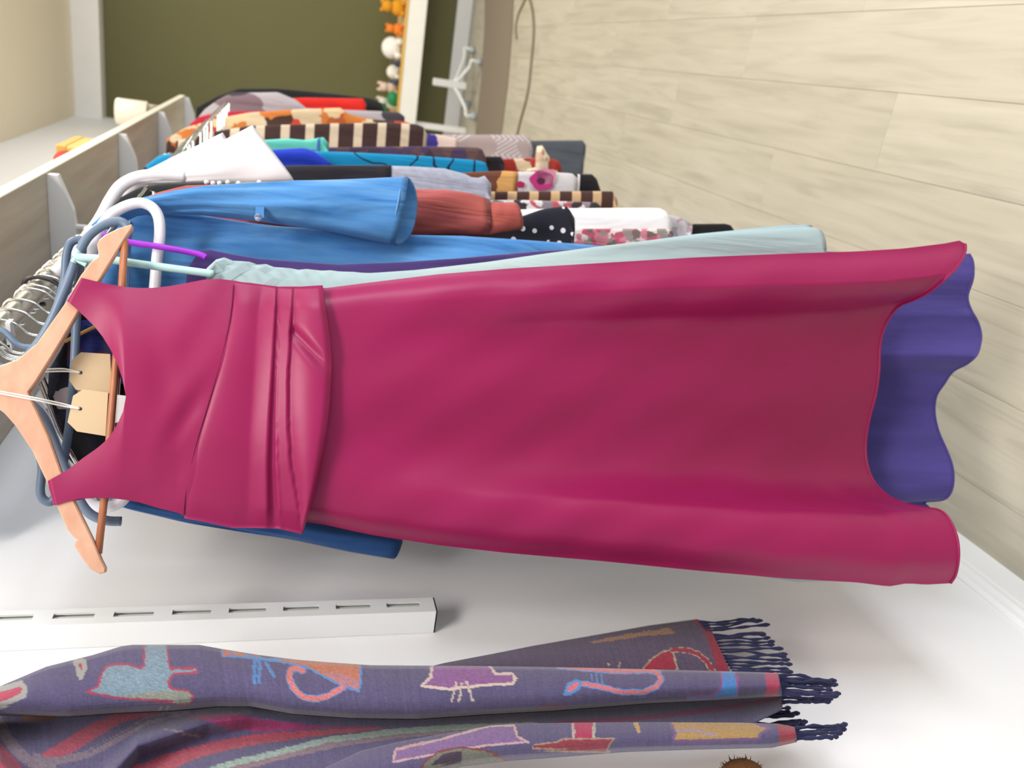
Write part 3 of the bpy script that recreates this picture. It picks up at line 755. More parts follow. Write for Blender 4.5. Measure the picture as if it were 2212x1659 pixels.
card_tag('manila card tag with long white string, nearest and leftmost in the neckline', [(180, 841), (234, 848), (228, 942), (166, 932), (146, 912), (158, 855)], (173, 883), [(140, 878), (75, 864), (0, 850), (-30, 845)], -0.012, front=True)
q = [D.W(*D.pix(x, y, -0.022), -0.022) for x, y in [(246, 852), (273, 855), (262, 910), (244, 915)]]
tag(MB().prism(q, D.nr * 0.0005).build('white_label', plain('white_card', (236, 232, 234), 0.7), loc=tuple(q[0]), smooth=False), 'small white paper label behind the wooden bar in the dress neckline', 'label')

# ------------------------------------------------------------------ the next three: pale blue, purple, chambray
def garment(name, label, cat, fr, group='clothes hanging on the rail', hang=True, hlabel=None, **kw):
    t = thing(name, fr.W(0, 1.70, 0), label, cat, group)
    if hang: hanger(fr, hlabel or ('thin chrome wire hanger holding the ' + label.split(',')[0]).strip(), **kw)
    return t

def gpath(fr, P, r, name, mat, parent, n=0.0, k=10, per=6, closed=False):
    return MB().tube(smooth_path([fr.W(*fr.pix(x, y, n), n) for x, y in P], per, closed), r, k, closed).build(name, mat, parent)

PB = Frame(1.085, 28.0)
t = thing('pale_blue_dress', PB.W(0, 1.55, 0), 'long pale blue chiffon dress with gathered top just behind the magenta dress', 'dress', 'clothes hanging on the rail')
def gather(s, z, tt): 
    m = max(0, 1 - tt * 4.2); return m * 0.009 * math.sin(2 * math.pi * (z + 0.7 * s + 0.01 * math.sin(40 * s)) / 0.03) - 0.075 * max(0, tt - 0.25) * math.exp(-(s / 0.13) ** 2)
body('bodice_and_skirt', PB, [(447, 580), (455, 560), (470, 557), (500, 561), (560, 570), (620, 580), (720, 585), (800, 590), (900, 583), (1050, 566), (1180, 547), (1300, 531), (1500, 508), (1700, 492), (1755, 490), (1772, 498)], M_PALE, t,
     L=[(447, 900), (470, 1010), (700, 1085), (1200, 1180), (1717, 1256)], th=0.022, n0=-0.012, amp=0.006, waves=2, ph=1.0, pleat=gather, step=0.005)
body('overlay', PB, [(1100, 566), (1300, 533), (1500, 506), (1700, 487), (1752, 486)], cloth('pale_blue_overlay', (158, 190, 206), (148, 180, 198), 0.7, 0.2), t,
     L=[(1100, 640), (1300, 620), (1752, 600)], th=0.008, n0=-0.04, amp=0.003, ph=2)
M_MINT = plain('mint_ribbon', (186, 226, 226), 0.5)
gpath(PB, [(170, 541), (164, 548), (176, 556), (230, 560), (300, 570), (380, 581), (462, 592)], 0.0054, 'strap', M_MINT, t, 0.012, 8)
gpath(PB, [(158, 567), (163, 560), (174, 564), (188, 572)], 0.004, 'strap', M_MINT, t, 0.006, 8)
h1 = thing('clothes_hanger', PB.W(0, RAIL_Z, 0), 'grey blue tubular plastic hanger right behind the wooden hanger, holding the pale blue dress', 'hanger', 'hangers crowded on the rail')
gpath(PB, [(0, 812), (40, 790), (80, 745), (108, 700), (130, 650), (150, 600), (168, 552), (190, 512), (222, 487), (256, 478), (272, 486), (278, 498)][::-1] + [(20, 850), (60, 870), (95, 905), (130, 990), (165, 1068), (192, 1108), (228, 1124), (262, 1126)], 0.0062, 'shoulder_bar', M_GREYPL, h1, -0.004, 12, 6)
hook(PB, h1, M_CHROME)
PB2 = Frame(1.11, 27.5)
h2 = thing('clothes_hanger', PB2.W(0, RAIL_Z, 0), 'second grey blue plastic hanger with short notched shoulders, behind the first one', 'hanger', 'hangers crowded on the rail')
gpath(PB2, [(20, 800), (70, 770), (110, 715), (126, 655), (140, 600), (143, 555), (152, 526), (172, 518), (178, 535), (170, 600), (165, 690), (160, 800), (150, 920), (128, 1040), (115, 1080), (98, 1082), (87, 1062), (90, 1000), (70, 930), (30, 870)], 0.0056, 'shoulder_bar', plain('slate_plastic', (92, 110, 132), 0.4), h2, 0.0, 12, 6, True)
hook(PB2, h2, M_GREYPL, 0.0046, 1.25)

PU = Frame(1.14, 27.0)
t = thing('purple_dress', PU.W(0, 1.55, 0), 'long purple jersey dress whose wavy hem shows below the magenta hem', 'dress', 'clothes hanging on the rail')
body('bodice', PU, [(405, 580), (411, 564), (425, 545), (441, 536), (500, 549), (560, 559), (730, 571), (870, 566), (1000, 557), (1180, 541), (1300, 536), (1400, 534)], M_PURPLE_SHADE, t, L=[(405, 800), (450, 1000), (800, 1130), (1400, 1190)], th=0.016, n0=-0.006, amp=0.003)
hem = [(2094, 548), (2101, 560), (2104, 578), (2102, 605), (2091, 640), (2098, 668), (2113, 695), (2120, 722), (2118, 745), (2110, 768), (2090, 786), (2060, 802), (2040, 830), (2024, 855), (2020, 890), (2028, 930), (2046, 972), (2058, 1005), (2061, 1035), (2056, 1062), (2040, 1079), (2003, 1083), (1998, 1088), (2008, 1100), (1990, 1130), (1975, 1160)]
NR, NC = 60, 130
hc = curve(hem, NC, 4)
P = coons([(1340, 538), (1340, 750), (1340, 1000), (1340, 1185)], hc, [(1340, 538), (1600, 540), (1850, 545), (2000, 546), (2094, 548)], [(1340, 1185), (1600, 1185), (1800, 1175), (1975, 1160)], NR, NC)
nh = np.array([PU.pixz(x, y, 0.27)[1] for x, y in hc]); nh = np.convolve(np.pad(nh, 3, 'edge'), np.ones(7) / 7, 'valid')
nh = np.clip(nh, -0.16, 0.09)
T = np.linspace(0, 1, NR)[:, None]; Nf = (1 - T) * (-0.03) + T * nh[None, :] - 0.055 * np.sin(np.pi * T ** 1.5) * 0.6
V, U = pix_surface(PU, P, Nf); Fc = grid_faces(NR, NC)
kk = np.tile(np.linspace(0, 1, NC), NR); tt = np.repeat(np.linspace(0, 1, NR), NC)
vb = [q - PU.nr * (0.004 + 0.05 * math.sin(math.pi * a) * (0.3 + b_)) + np.array([0, 0, 0.02 * b_]) for q, a, b_ in zip(V, kk, tt)]
k = len(V); V = V + vb; U = U + U; Fc += [f[::-1] for f in grid_faces(NR, NC, k)]
sk = mesh('skirt', V, Fc, M_PURPLE, t, U)
MB().tube([V[(NR - 1) * NC + j] + np.array([0, 0, 0.001]) for j in range(NC)], 0.002, 6).build('hem', M_PURPLE, sk)
gpath(PU, [(222, 508), (235, 511), (280, 523), (345, 533), (425, 548), (445, 556)], 0.0044, 'strap', plain('violet_strap', (170, 52, 214), 0.5), t, 0.016, 8)
h3 = thing('clothes_hanger', PU.W(0, RAIL_Z, 0), 'thick white tubular plastic hanger in front of the blue chambray shirt', 'hanger', 'hangers crowded on the rail')
gpath(PU, [(90, 800), (135, 720), (180, 600), (205, 520), (232, 472), (258, 452), (285, 441), (308, 439), (330, 449), (343, 472), (345, 510), (339, 560), (334, 625), (322, 740), (300, 880), (285, 1000), (272, 1070), (240, 1094), (200, 1090), (165, 1055), (128, 983), (93, 898), (60, 850)], 0.0076, 'shoulder_bar', M_WHITEPL, h3, 0.0, 12, 6, True)
hook(PU, h3, M_CHROME)

PR = Frame(1.165, 26.0)
t = garment('print_blouse', 'dark black and white printed blouse seen through the magenta dress neckline', 'blouse', PR, hlabel='chrome wire hanger inside the dark printed blouse')
body('body', PR, [(112, 730), (130, 690), (160, 650), (230, 640), (420, 640), (700, 640)], patches('black_white_print', [(22, 22, 26), (30, 30, 38), (40, 40, 56), (24, 24, 28), (150, 140, 144), (32, 32, 44)], 0.035, 0.6), t, L=[(112, 900), (150, 1000), (230, 1055), (700, 1060)], th=0.01, amp=0.003)
PR2 = Frame(1.15, 26.5)
t = garment('print_scarf_top', 'navy and white printed top between the tags and the wooden hanger', 'top', PR2, hlabel='chrome wire hanger inside the navy and white printed top')
body('body', PR2, [(150, 712), (180, 690), (230, 690), (300, 690), (420, 690)], patches('navy_white_print', [(34, 40, 96), (214, 208, 222), (40, 38, 70), (196, 176, 176), (44, 60, 130), (90, 40, 60)], 0.028, 0.7), t, L=[(150, 790), (180, 830), (420, 830)], th=0.006, amp=0.002)
gpath(PR2, [(140, 738), (165, 725), (205, 706), (225, 700)], 0.0024, 'gold_strap', plain('gold_cord', (206, 160, 84), 0.5), t, 0.012, 8)

CH = Frame(1.24, 25.0)
t = garment('chambray_shirt', 'blue chambray shirt with wide turned sleeve behind the white tubular hanger', 'shirt', CH, hlabel='wire hanger inside the blue chambray shirt', half=0.12)
def crumple(s, z, tt): return 0.008 * math.sin(70 * s + 9 * z) * math.sin(9 * z + 20 * s) + 0.004 * math.sin(20 * z + 60 * s)
body('body', CH, [(200, 492), (245, 462), (300, 452), (420, 462), (600, 486), (760, 500), (860, 506), (1000, 508), (1100, 515), (1250, 527), (1420, 541), (1500, 560)], M_DENIM, t, L=[(200, 800), (300, 1060), (900, 1090), (1500, 1110)], th=0.022, amp=0.006, waves=3, pleat=crumple, step=0.01)
sl = sleeve('sleeve', CH, [(200, 489), (245, 446), (290, 433), (329, 425), (381, 414), (449, 405), (539, 399), (638, 391), (750, 388), (820, 386), (880, 384)], [(215, 500), (300, 462), (430, 462), (550, 475), (690, 497), (780, 515), (852, 528)], M_DENIM, t, n=0.045, rn=0.032, amp=0.0035, tip=0.03, rows=40, N=34)
A_, B_ = CH.pix(866, 386, 0.045), CH.pix(838, 525, 0.045)
MB().tube([CH.W(A_[0] + (B_[0] - A_[0]) * q, A_[1] + (B_[1] - A_[1]) * q, 0.046 + 0.0325 * math.sin(math.pi * np.clip(q, 0.02, 0.98)) ** 0.8) for q in np.linspace(0.03, 0.97, 24)], 0.0014, 6).build('cuff_stitching', cloth('chambray_seam', (104, 160, 216), None, 0.8), sl)
p = CH.W(*CH.pix(558, 470, 0.078), 0.078); 
MB().tube([p - CH.nr * 0.003, p + CH.nr * 0.0015], 0.0055, 16, up=(0, 0, 1)).build('button', plain('shell_button', (150, 160, 196), 0.2, 0.6), sl)
p2 = CH.W(*CH.pix(552, 452, 0.078), 0.078)
MB().prism([p2 + CH.ax * a - np.array([0, 0, c]) for a, c in ((-0.012, 0), (0.004, 0), (0.004, 0.012), (-0.012, 0.012))], CH.nr * 0.0015).build('sleeve_tab', M_DENIM, sl, smooth=False)
M_DENIM_SHADE = cloth('blue_chambray_shaded', (46, 84, 142), (58, 98, 156), 0.85, 0.15, 60, 7, 0.8, 0.3)  # same chambray, with the shade on the wall-side sleeve put into its colour
sleeve('sleeve', CH, [(230, 1060), (300, 1075), (450, 1095), (650, 1120), (800, 1150), (868, 1165)], [(230, 1085), (290, 1103), (400, 1128), (600, 1160), (750, 1190), (846, 1207)], M_DENIM_SHADE, t, n=0.0, rn=0.028)

# ------------------------------------------------------------------ the crowded rest of the rail (near to far)
GR = 'clothes hanging on the rail'
def F2(Y): return Frame(Y, max(6.0, 28 - (Y - 1.2) * 24))

f = F2(1.34)
t = garment('rust_blouse', 'rust red blouse with gathered cuff behind the blue chambray sleeve', 'blouse', f, hlabel='chrome hanger carrying the rust red blouse')
body('body', f, [(280, 440), (340, 416), (400, 401), (520, 397), (640, 402), (900, 440), (1050, 470)], M_RUST, t, th=0.014)
sl = sleeve('sleeve', f, [(520, 405), (700, 402), (880, 407), (960, 409), (1020, 420), (1055, 432)], [(540, 490), (700, 498), (860, 508), (960, 508), (1050, 509)], M_RUST, t, n=0.02, rn=0.024, amp=0.005)
sleeve('cuff', f, [(1045, 436), (1060, 437), (1112, 438)], [(1040, 508), (1062, 508), (1127, 496)], cloth('rust_cuff', (176, 90, 78), (168, 82, 78), 0.85), t, n=0.022, rn=0.022, amp=0.001, rows=10)

f = F2(1.42)
t = garment('black_jacket', 'black jacket whose dark shoulder shows beneath the white satin blouse', 'jacket', f, hlabel='chrome hanger carrying the black jacket')
body('body', f, [(240, 450), (262, 425), (300, 405), (350, 397), (430, 395), (640, 396), (700, 400)], cloth('black_cotton', (40, 44, 46), (32, 34, 38)), t, th=0.014)

f = F2(1.48)
t = thing('satin_blouse', f.W(0, 1.7, 0), 'bright white satin blouse with pointed cap sleeve on a white hanger', 'blouse', GR)
M_SATW = Mat('white_satin', 0.35, 0.5, 0.2).col((244, 238, 242))
body('body', f, [(240, 442), (262, 412), (290, 392), (350, 388), (640, 392), (900, 420)], M_SATW, t, th=0.012)
sl = sleeve('cap_sleeve', f, [(262, 400), (300, 376), (370, 341), (430, 323), (486, 301), (545, 271)], [(262, 415), (300, 396), (400, 395), (480, 394), (560, 393), (636, 391)], M_SATW, t, n=0.03, rn=0.010, amp=0.0015, rows=30)
sleeve('under_sleeve', f, [(270, 392), (370, 341), (430, 312), (481, 287)], [(290, 395), (380, 372), (450, 352), (510, 335)], M_SATW, t, n=0.012, rn=0.008, amp=0.002, rows=18)
for i, (x, y) in enumerate(((446, 394), (460, 396), (474, 396), (492, 394), (515, 396), (560, 394))):
    p = f.W(*f.pix(x, y, 0.06), 0.06); MB().ball(p, 0.0042, 10).build('bead', plain('crystal_bead', (236, 236, 240), 0.08, 0.9), sl)
hw_ = thing('clothes_hanger', f.W(0, RAIL_Z, 0), 'white contoured plastic hanger with broad shoulder in the white satin blouse', 'hanger', 'hangers crowded on the rail')
gpath(f, [(120, 590), (160, 548), (205, 492), (224, 462), (240, 432), (262, 402), (296, 384), (340, 379), (400, 382)], 0.011, 'shoulder_bar', M_WHITEPL, hw_, 0.03, 12)
hook(f, hw_, M_CHROME)

f = F2(1.40)
t = garment('polka_dot_skirt', 'black skirt with white polka dots peeping out below the rust cuff', 'skirt', f, hlabel='chrome hanger carrying the polka dot skirt')
body('panel', f, [(700, 470), (1000, 472), (1120, 470), (1170, 452), (1225, 444), (1240, 470)], dots('black_polka', (34, 34, 46), (232, 228, 238), 0.024, 0.21), t, th=0.012, amp=0.003, left=-0.18)
f = F2(1.52)
t = garment('pink_floral_skirt', 'pink and grey small floral skirt, lower edge beside the white skirt', 'skirt', f, hlabel='chrome hanger carrying the pink floral skirt')
body('panel', f, [(900, 496), (1235, 494), (1450, 494), (1453, 500)], patches('pink_floral', [(214, 190, 194), (190, 90, 112), (150, 138, 136), (230, 214, 214), (206, 130, 146), (120, 104, 104)], 0.016, 0.6), t, th=0.010, amp=0.002)
f = F2(1.58)
t = garment('white_skirt', 'plain bright white skirt hanging above the black trousers', 'skirt', f, hlabel='chrome hanger carrying the white skirt')
body('panel', f, [(900, 462), (1115, 453), (1225, 450), (1400, 449), (1428, 450), (1440, 457), (1446, 470), (1448, 480)], cloth('white_cotton', (246, 246, 250), (240, 240, 246)), t, th=0.02, amp=0.002)
f = F2(1.63)
t = garment('lilac_floral_skirt', 'lilac and white floral skirt showing a narrow tip past the white skirt', 'skirt', f, hlabel='chrome hanger carrying the lilac floral skirt')
body('panel', f, [(1000, 470), (1200, 464), (1440, 463), (1470, 470), (1495, 484)], patches('lilac_floral', [(206, 200, 206), (186, 150, 176), (166, 160, 176), (226, 222, 224)], 0.02, 0.6), t, th=0.008, amp=0.002)
f = F2(1.67)
t = garment('black_trousers', 'plain black trousers, hem nearest the pale blue dress', 'trousers', f, hlabel='chrome hanger carrying the black trousers')
body('legs', f, [(900, 490), (1300, 485), (1450, 484), (1575, 483), (1588, 500)], cloth('black_twill', (26, 24, 26), (32, 30, 32)), t, th=0.014, amp=0.002)

f = F2(1.70)
t = garment('grey_yoke_blouse', 'black topped blouse with silvery grey lower part and flared edge', 'blouse', f, hlabel='chrome hanger carrying the silvery grey blouse')
body('body', f, [(300, 395), (420, 372), (560, 361), (640, 357), (845, 357)], cloth('charcoal_knit', (44, 42, 50), (38, 36, 44)), t, th=0.014, amp=0.001)
body('lower_panel', f, [(842, 358), (900, 360), (960, 364), (1005, 376), (1024, 386), (1034, 384), (1052, 378), (1060, 396)], cloth('silver_grey_knit', (166, 170, 190), (150, 152, 170), 0.6, 0.3, 120, 50), t, th=0.018, amp=0.003)

f = F2(1.74)
t = garment('red_floral_blouse', 'white, red and black speckled blouse beneath the brown striped skirt edge', 'blouse', f, hlabel='chrome hanger carrying the speckled blouse')
body('body', f, [(800, 440), (1000, 433), (1120, 432), (1290, 437), (1300, 448)], patches('speckled_floral', [(222, 214, 218), (60, 56, 60), (190, 90, 104), (200, 196, 204), (140, 130, 140)], 0.022, 0.7), t, th=0.008, amp=0.002)
f = F2(1.79)
t = garment('brown_striped_skirt', 'dark brown skirt with tan bands, low beside the wooden floor', 'skirt', f, hlabel='chrome hanger carrying the low brown banded skirt')
body('panel', f, [(800, 424), (1060, 414), (1200, 413), (1331, 413), (1333, 430)], stripes('brown_tan_bands', (198, 164, 128), (74, 50, 46), 0.052, 0.42), t, th=0.012, amp=0.002)
f = F2(1.87)
t = garment('rose_print_dress', 'grey white dress printed with a pink rose over a brown and tan top', 'dress', f, hlabel='chrome hanger carrying the rose print dress')
body('top_panel', f, [(800, 385), (1050, 370), (1090, 369), (1118, 371)], patches('brown_tan_print', [(96, 58, 44), (78, 46, 40), (206, 156, 96), (110, 66, 52)], 0.09, 0.5), t, th=0.014, amp=0.001)
body('lower_panel', f, [(1114, 371), (1160, 371), (1235, 374), (1247, 384)], cloth('grey_white_cotton', (204, 200, 204), (194, 190, 196)), t, th=0.016, amp=0.001)
for (x, y, r, c) in ((1170, 390, 0.023, (204, 60, 142)), (1180, 381, 0.019, (232, 152, 186)), (1124, 399, 0.008, (190, 40, 100)), (1168, 391, 0.008, (96, 40, 70))):
    s, z = f.pix(x, y, 0.017); V = [f.W(s + r * math.cos(q) * (1 + 0.07 * math.sin(5 * q)), z + r * 1.3 * math.sin(q) * (1 + 0.07 * math.sin(5 * q)), 0.0185 + (0.001 if c[0] < 200 and r < 0.02 else 0.0004 * (r < 0.028))) for q in np.linspace(0, 2 * math.pi, 30, endpoint=False)]
    MB().prism(V, f.nr * 0.0006).build('printed_rose', cloth('rose_ink', c), t, smooth=False)
f = F2(1.95)
t = garment('black_lace_trousers', 'black trousers with white piping near the hem, beside the rose print', 'trousers', f, hlabel='chrome hanger carrying the piped black trousers')
body('legs', f, [(900, 392), (1150, 380), (1245, 376), (1285, 376), (1297, 410)], cloth('black_crepe', (34, 32, 38), (28, 26, 30)), t, th=0.014, amp=0.002)
body('piping', f, [(1246, 376), (1252, 376)], plain('white_piping', (216, 212, 214), 0.7), t, th=0.018, amp=0.0)
f = F2(2.06)
t = garment('turquoise_dress', 'bright turquoise dress with black scrolling line print', 'dress', f, hlabel='chrome hanger carrying the turquoise dress')
body('body', f, [(285, 400), (310, 362), (345, 335), (420, 326), (600, 326), (700, 327), (760, 329), (900, 336), (1030, 346), (1050, 352), (1058, 378)], scribble('turquoise_scroll', (0, 134, 186), (16, 36, 70), 13, 0.075), t, th=0.016, amp=0.003)
f = F2(1.985)
t = garment('royal_blue_top', 'royal blue top with short pointed sleeve above the turquoise dress', 'top', f, hlabel='chrome hanger carrying the royal blue top')
body('body', f, [(420, 345), (500, 335), (590, 323), (660, 319), (680, 327), (717, 353)], cloth('royal_blue_crepe', (24, 52, 178), (34, 62, 190)), t, th=0.018, amp=0.006, waves=5)
f = F2(2.24)
t = garment('mint_top', 'mint green top with a blue and pink trimmed edge', 'top', f, hlabel='chrome hanger carrying the mint green top')
body('body', f, [(440, 312), (560, 303), (620, 299), (665, 303), (695, 296), (704, 297), (710, 310)], cloth('mint_cotton', (108, 206, 192), (96, 194, 184)), t, th=0.014, amp=0.004)
body('trim', f, [(684, 299), (692, 297)], cloth('blue_trim', (70, 120, 186)), t, th=0.0165, amp=0.0)
f = F2(2.34)
t = garment('plum_brown_dress', 'plum brown dress with a small woven dot pattern', 'dress', f, hlabel='chrome hanger carrying the plum brown dress')
body('body', f, [(600, 322), (720, 318), (900, 316), (1030, 318), (1046, 324), (1050, 340)], patches('plum_dots', [(88, 66, 74), (74, 58, 88), (100, 74, 72), (64, 50, 70)], 0.03, 0.4), t, th=0.014, amp=0.001)
f = F2(2.42)
t = garment('black_print_skirt', 'small black and plum print skirt tip below the plum brown dress', 'skirt', f, hlabel='chrome hanger carrying the black print skirt')
body('panel', f, [(900, 345), (1045, 338), (1088, 338), (1090, 352)], patches('black_plum', [(40, 34, 40), (60, 48, 58), (30, 26, 32)], 0.03), t, th=0.012, amp=0.001)
f = F2(2.55)
t = garment('red_cream_dress', 'red dress with cream floral border hanging in front of the slate trousers', 'dress', f, hlabel='chrome hanger carrying the red and cream dress')
body('body', f, [(800, 350), (1140, 342), (1175, 340), (1205, 345), (1213, 362)], patches('red_cream', [(166, 58, 50), (150, 50, 46), (214, 190, 160), (170, 64, 56), (150, 46, 40)], 0.06, 0.6), t, th=0.012, amp=0.001)
body('ruffle', f, [(1160, 316), (1172, 314), (1180, 330), (1186, 338)], patches('cream_floral', [(226, 208, 184), (200, 170, 150), (214, 196, 172), (180, 130, 110)], 0.05), t, th=0.02, amp=0.004)
f = F2(2.78)
t = garment('brown_banded_top', 'dark brown top with wide white bands, high on the far part of the rail', 'top', f, hlabel='chrome hanger carrying the brown top with white bands')
body('body', f, [(380, 305), (460, 284), (540, 272), (700, 267), (850, 265), (900, 268), (918, 276), (922, 290)], stripes('brown_white_bands', (202, 186, 166), (64, 46, 46), 0.076, 0.36), t, th=0.02, amp=0.002)
f = F2(2.86)
t = garment('bright_multi_top', 'narrow orange, white and violet edged top beside the lilac zigzag skirt', 'top', f, hlabel='chrome hanger carrying the orange and violet top')
body('body', f, [(700, 300), (920, 289), (950, 291), (990, 299)], patches('orange_violet', [(206, 84, 66), (224, 214, 204), (70, 60, 150), (216, 196, 190)], 0.08), t, th=0.012, amp=0.001)
f = F2(2.96)
t = garment('lilac_zigzag_skirt', 'lilac grey skirt with white zigzag lines', 'skirt', f, hlabel='chrome hanger carrying the lilac zigzag skirt')
body('panel', f, [(700, 300), (960, 291), (1060, 291), (1130, 292), (1148, 300), (1150, 320)], zigzag('lilac_zigzag', (166, 150, 150), (200, 192, 200), 0.022), t, th=0.02, amp=0.002)
f = F2(3.06)
t = garment('slate_trousers', 'slate grey trousers, longest of the far garments', 'trousers', f, hlabel='chrome hanger carrying the slate trousers')
body('legs', f, [(800, 316), (1000, 306), (1150, 304), (1258, 303), (1265, 312), (1262, 330)], cloth('slate_grey_wool', (84, 90, 100), (76, 82, 92)), t, th=0.016, amp=0.002)
f = F2(3.16)
t = garment('orange_print_dress', 'orange and cream patterned dress with gold scrolls', 'dress', f, hlabel='chrome hanger carrying the orange print dress')
body('body', f, [(360, 300), (400, 276), (470, 256), (540, 243), (640, 236), (735, 233), (752, 246), (800, 258), (880, 263), (890, 270)], patches('orange_cream', [(206, 186, 156), (200, 120, 60), (190, 66, 48), (70, 50, 44), (214, 190, 150), (176, 96, 56)], 0.07, 0.7), t, th=0.02, amp=0.004)
f = F2(3.27)
t = garment('crimson_top', 'plain crimson top between the orange print and the grey print', 'top', f, hlabel='chrome hanger carrying the crimson top')
body('body', f, [(395, 290), (410, 268), (430, 252), (480, 240), (560, 240), (700, 245)], cloth('crimson_knit', (190, 44, 70), (176, 38, 62)), t, th=0.016, amp=0.003)
f = F2(3.40)
t = garment('grey_print_top', 'grey and lilac abstract print top with pale collar', 'top', f, hlabel='chrome hanger carrying the grey print top')
body('body', f, [(425, 258), (440, 238), (470, 216), (500, 200), (560, 200), (600, 199), (640, 216), (662, 234), (760, 238), (862, 242), (874, 252)], patches('grey_lilac_print', [(90, 84, 94), (120, 116, 132), (104, 110, 150), (176, 170, 178), (70, 66, 76), (130, 110, 120)], 0.11, 0.7, 0.5), t, th=0.02, amp=0.006)
f = F2(3.55)
t = garment('red_cardigan', 'bright red cardigan edge near the black one', 'cardigan', f, hlabel='chrome hanger carrying the bright red cardigan')
body('body', f, [(540, 222), (600, 213), (660, 211), (785, 213), (791, 225), (790, 232)], cloth('bright_red_knit', (224, 46, 40), (206, 38, 34)), t, th=0.02, amp=0.002)
f = F2(3.70)
t = garment('black_cardigan', 'black cardigan, last garment at the far end of the rail', 'cardigan', f, hlabel='chrome hanger carrying the black cardigan')
body('body', f, [(425, 232), (470, 208), (515, 191), (600, 191), (720, 202), (800, 212), (824, 222), (830, 236)], cloth('black_knit', (28, 30, 32), (36, 38, 40)), t, th=0.02, amp=0.004)
body('bright_patch', f, [(826, 222), (834, 224)], cloth('green_band', (40, 120, 70)), t, th=0.012, amp=0.0)

# spare hangers seen on the rail above the magenta dress
for i, (Y, mt, r, bg, lab) in enumerate(((1.19, M_GREYPL, 0.0046, 1.3, 'thick grey plastic hook of an empty hanger nearest the camera'), (1.29, M_CHROME, 0.0022, 1.0, 'empty chrome wire hanger between the thick grey hook and the black hook'),
                                         (1.455, M_BLACKPL, 0.0036, 1.15, 'black plastic hanger hook on the middle of the rail'), (1.555, M_CHROME, 0.0022, 1.0, 'empty chrome wire hanger just beyond the black hook'))):
    hanger(F2(Y), lab, mt, mt, r, max(r, 0.003), 0.15, 0.09, big=bg)

# ------------------------------------------------------------------ scarf on the wall peg
SX = -0.70
def scp(px, py, n): return on_x(px, py, SX + n)
def pin(poly, X, Y):
    poly = np.array(poly, float); ins = np.zeros(X.shape, bool); j = len(poly) - 1
    for i in range(len(poly)):
        xi, yi = poly[i]; xj, yj = poly[j]
        c = ((yi > Y) != (yj > Y)) & (X < (xj - xi) * (Y - yi) / (yj - yi + 1e-12) + xi); ins ^= c; j = i
    return ins
def pdist(line, X, Y, closed=False):
    L = np.array(line, float); d = np.full(X.shape, 1e9); n = len(L)
    for i in range(n if closed else n - 1):
        a, b = L[i], L[(i + 1) % n]; v = b - a; t = np.clip(((X - a[0]) * v[0] + (Y - a[1]) * v[1]) / (v @ v + 1e-9), 0, 1)
        d = np.minimum(d, np.hypot(X - a[0] - t * v[0], Y - a[1] - t * v[1]))
    return d
z1 = lambda *p: [(a / 3.95, 1380 + b / 3.95) for a, b in p]
z2 = lambda *p: [(500 + a / 3.95, 1380 + b / 3.95) for a, b in p]
z3 = lambda *p: [(1000 + a / 3.95, 1380 + b / 3.95) for a, b in p]
z4 = lambda *p: [(1400 + a / 4.424, 1300 + b / 4.424) for a, b in p]
CRM, BLU, TAN, DRED = (196, 178, 168), (84, 130, 186), (168, 148, 128), (150, 54, 70)
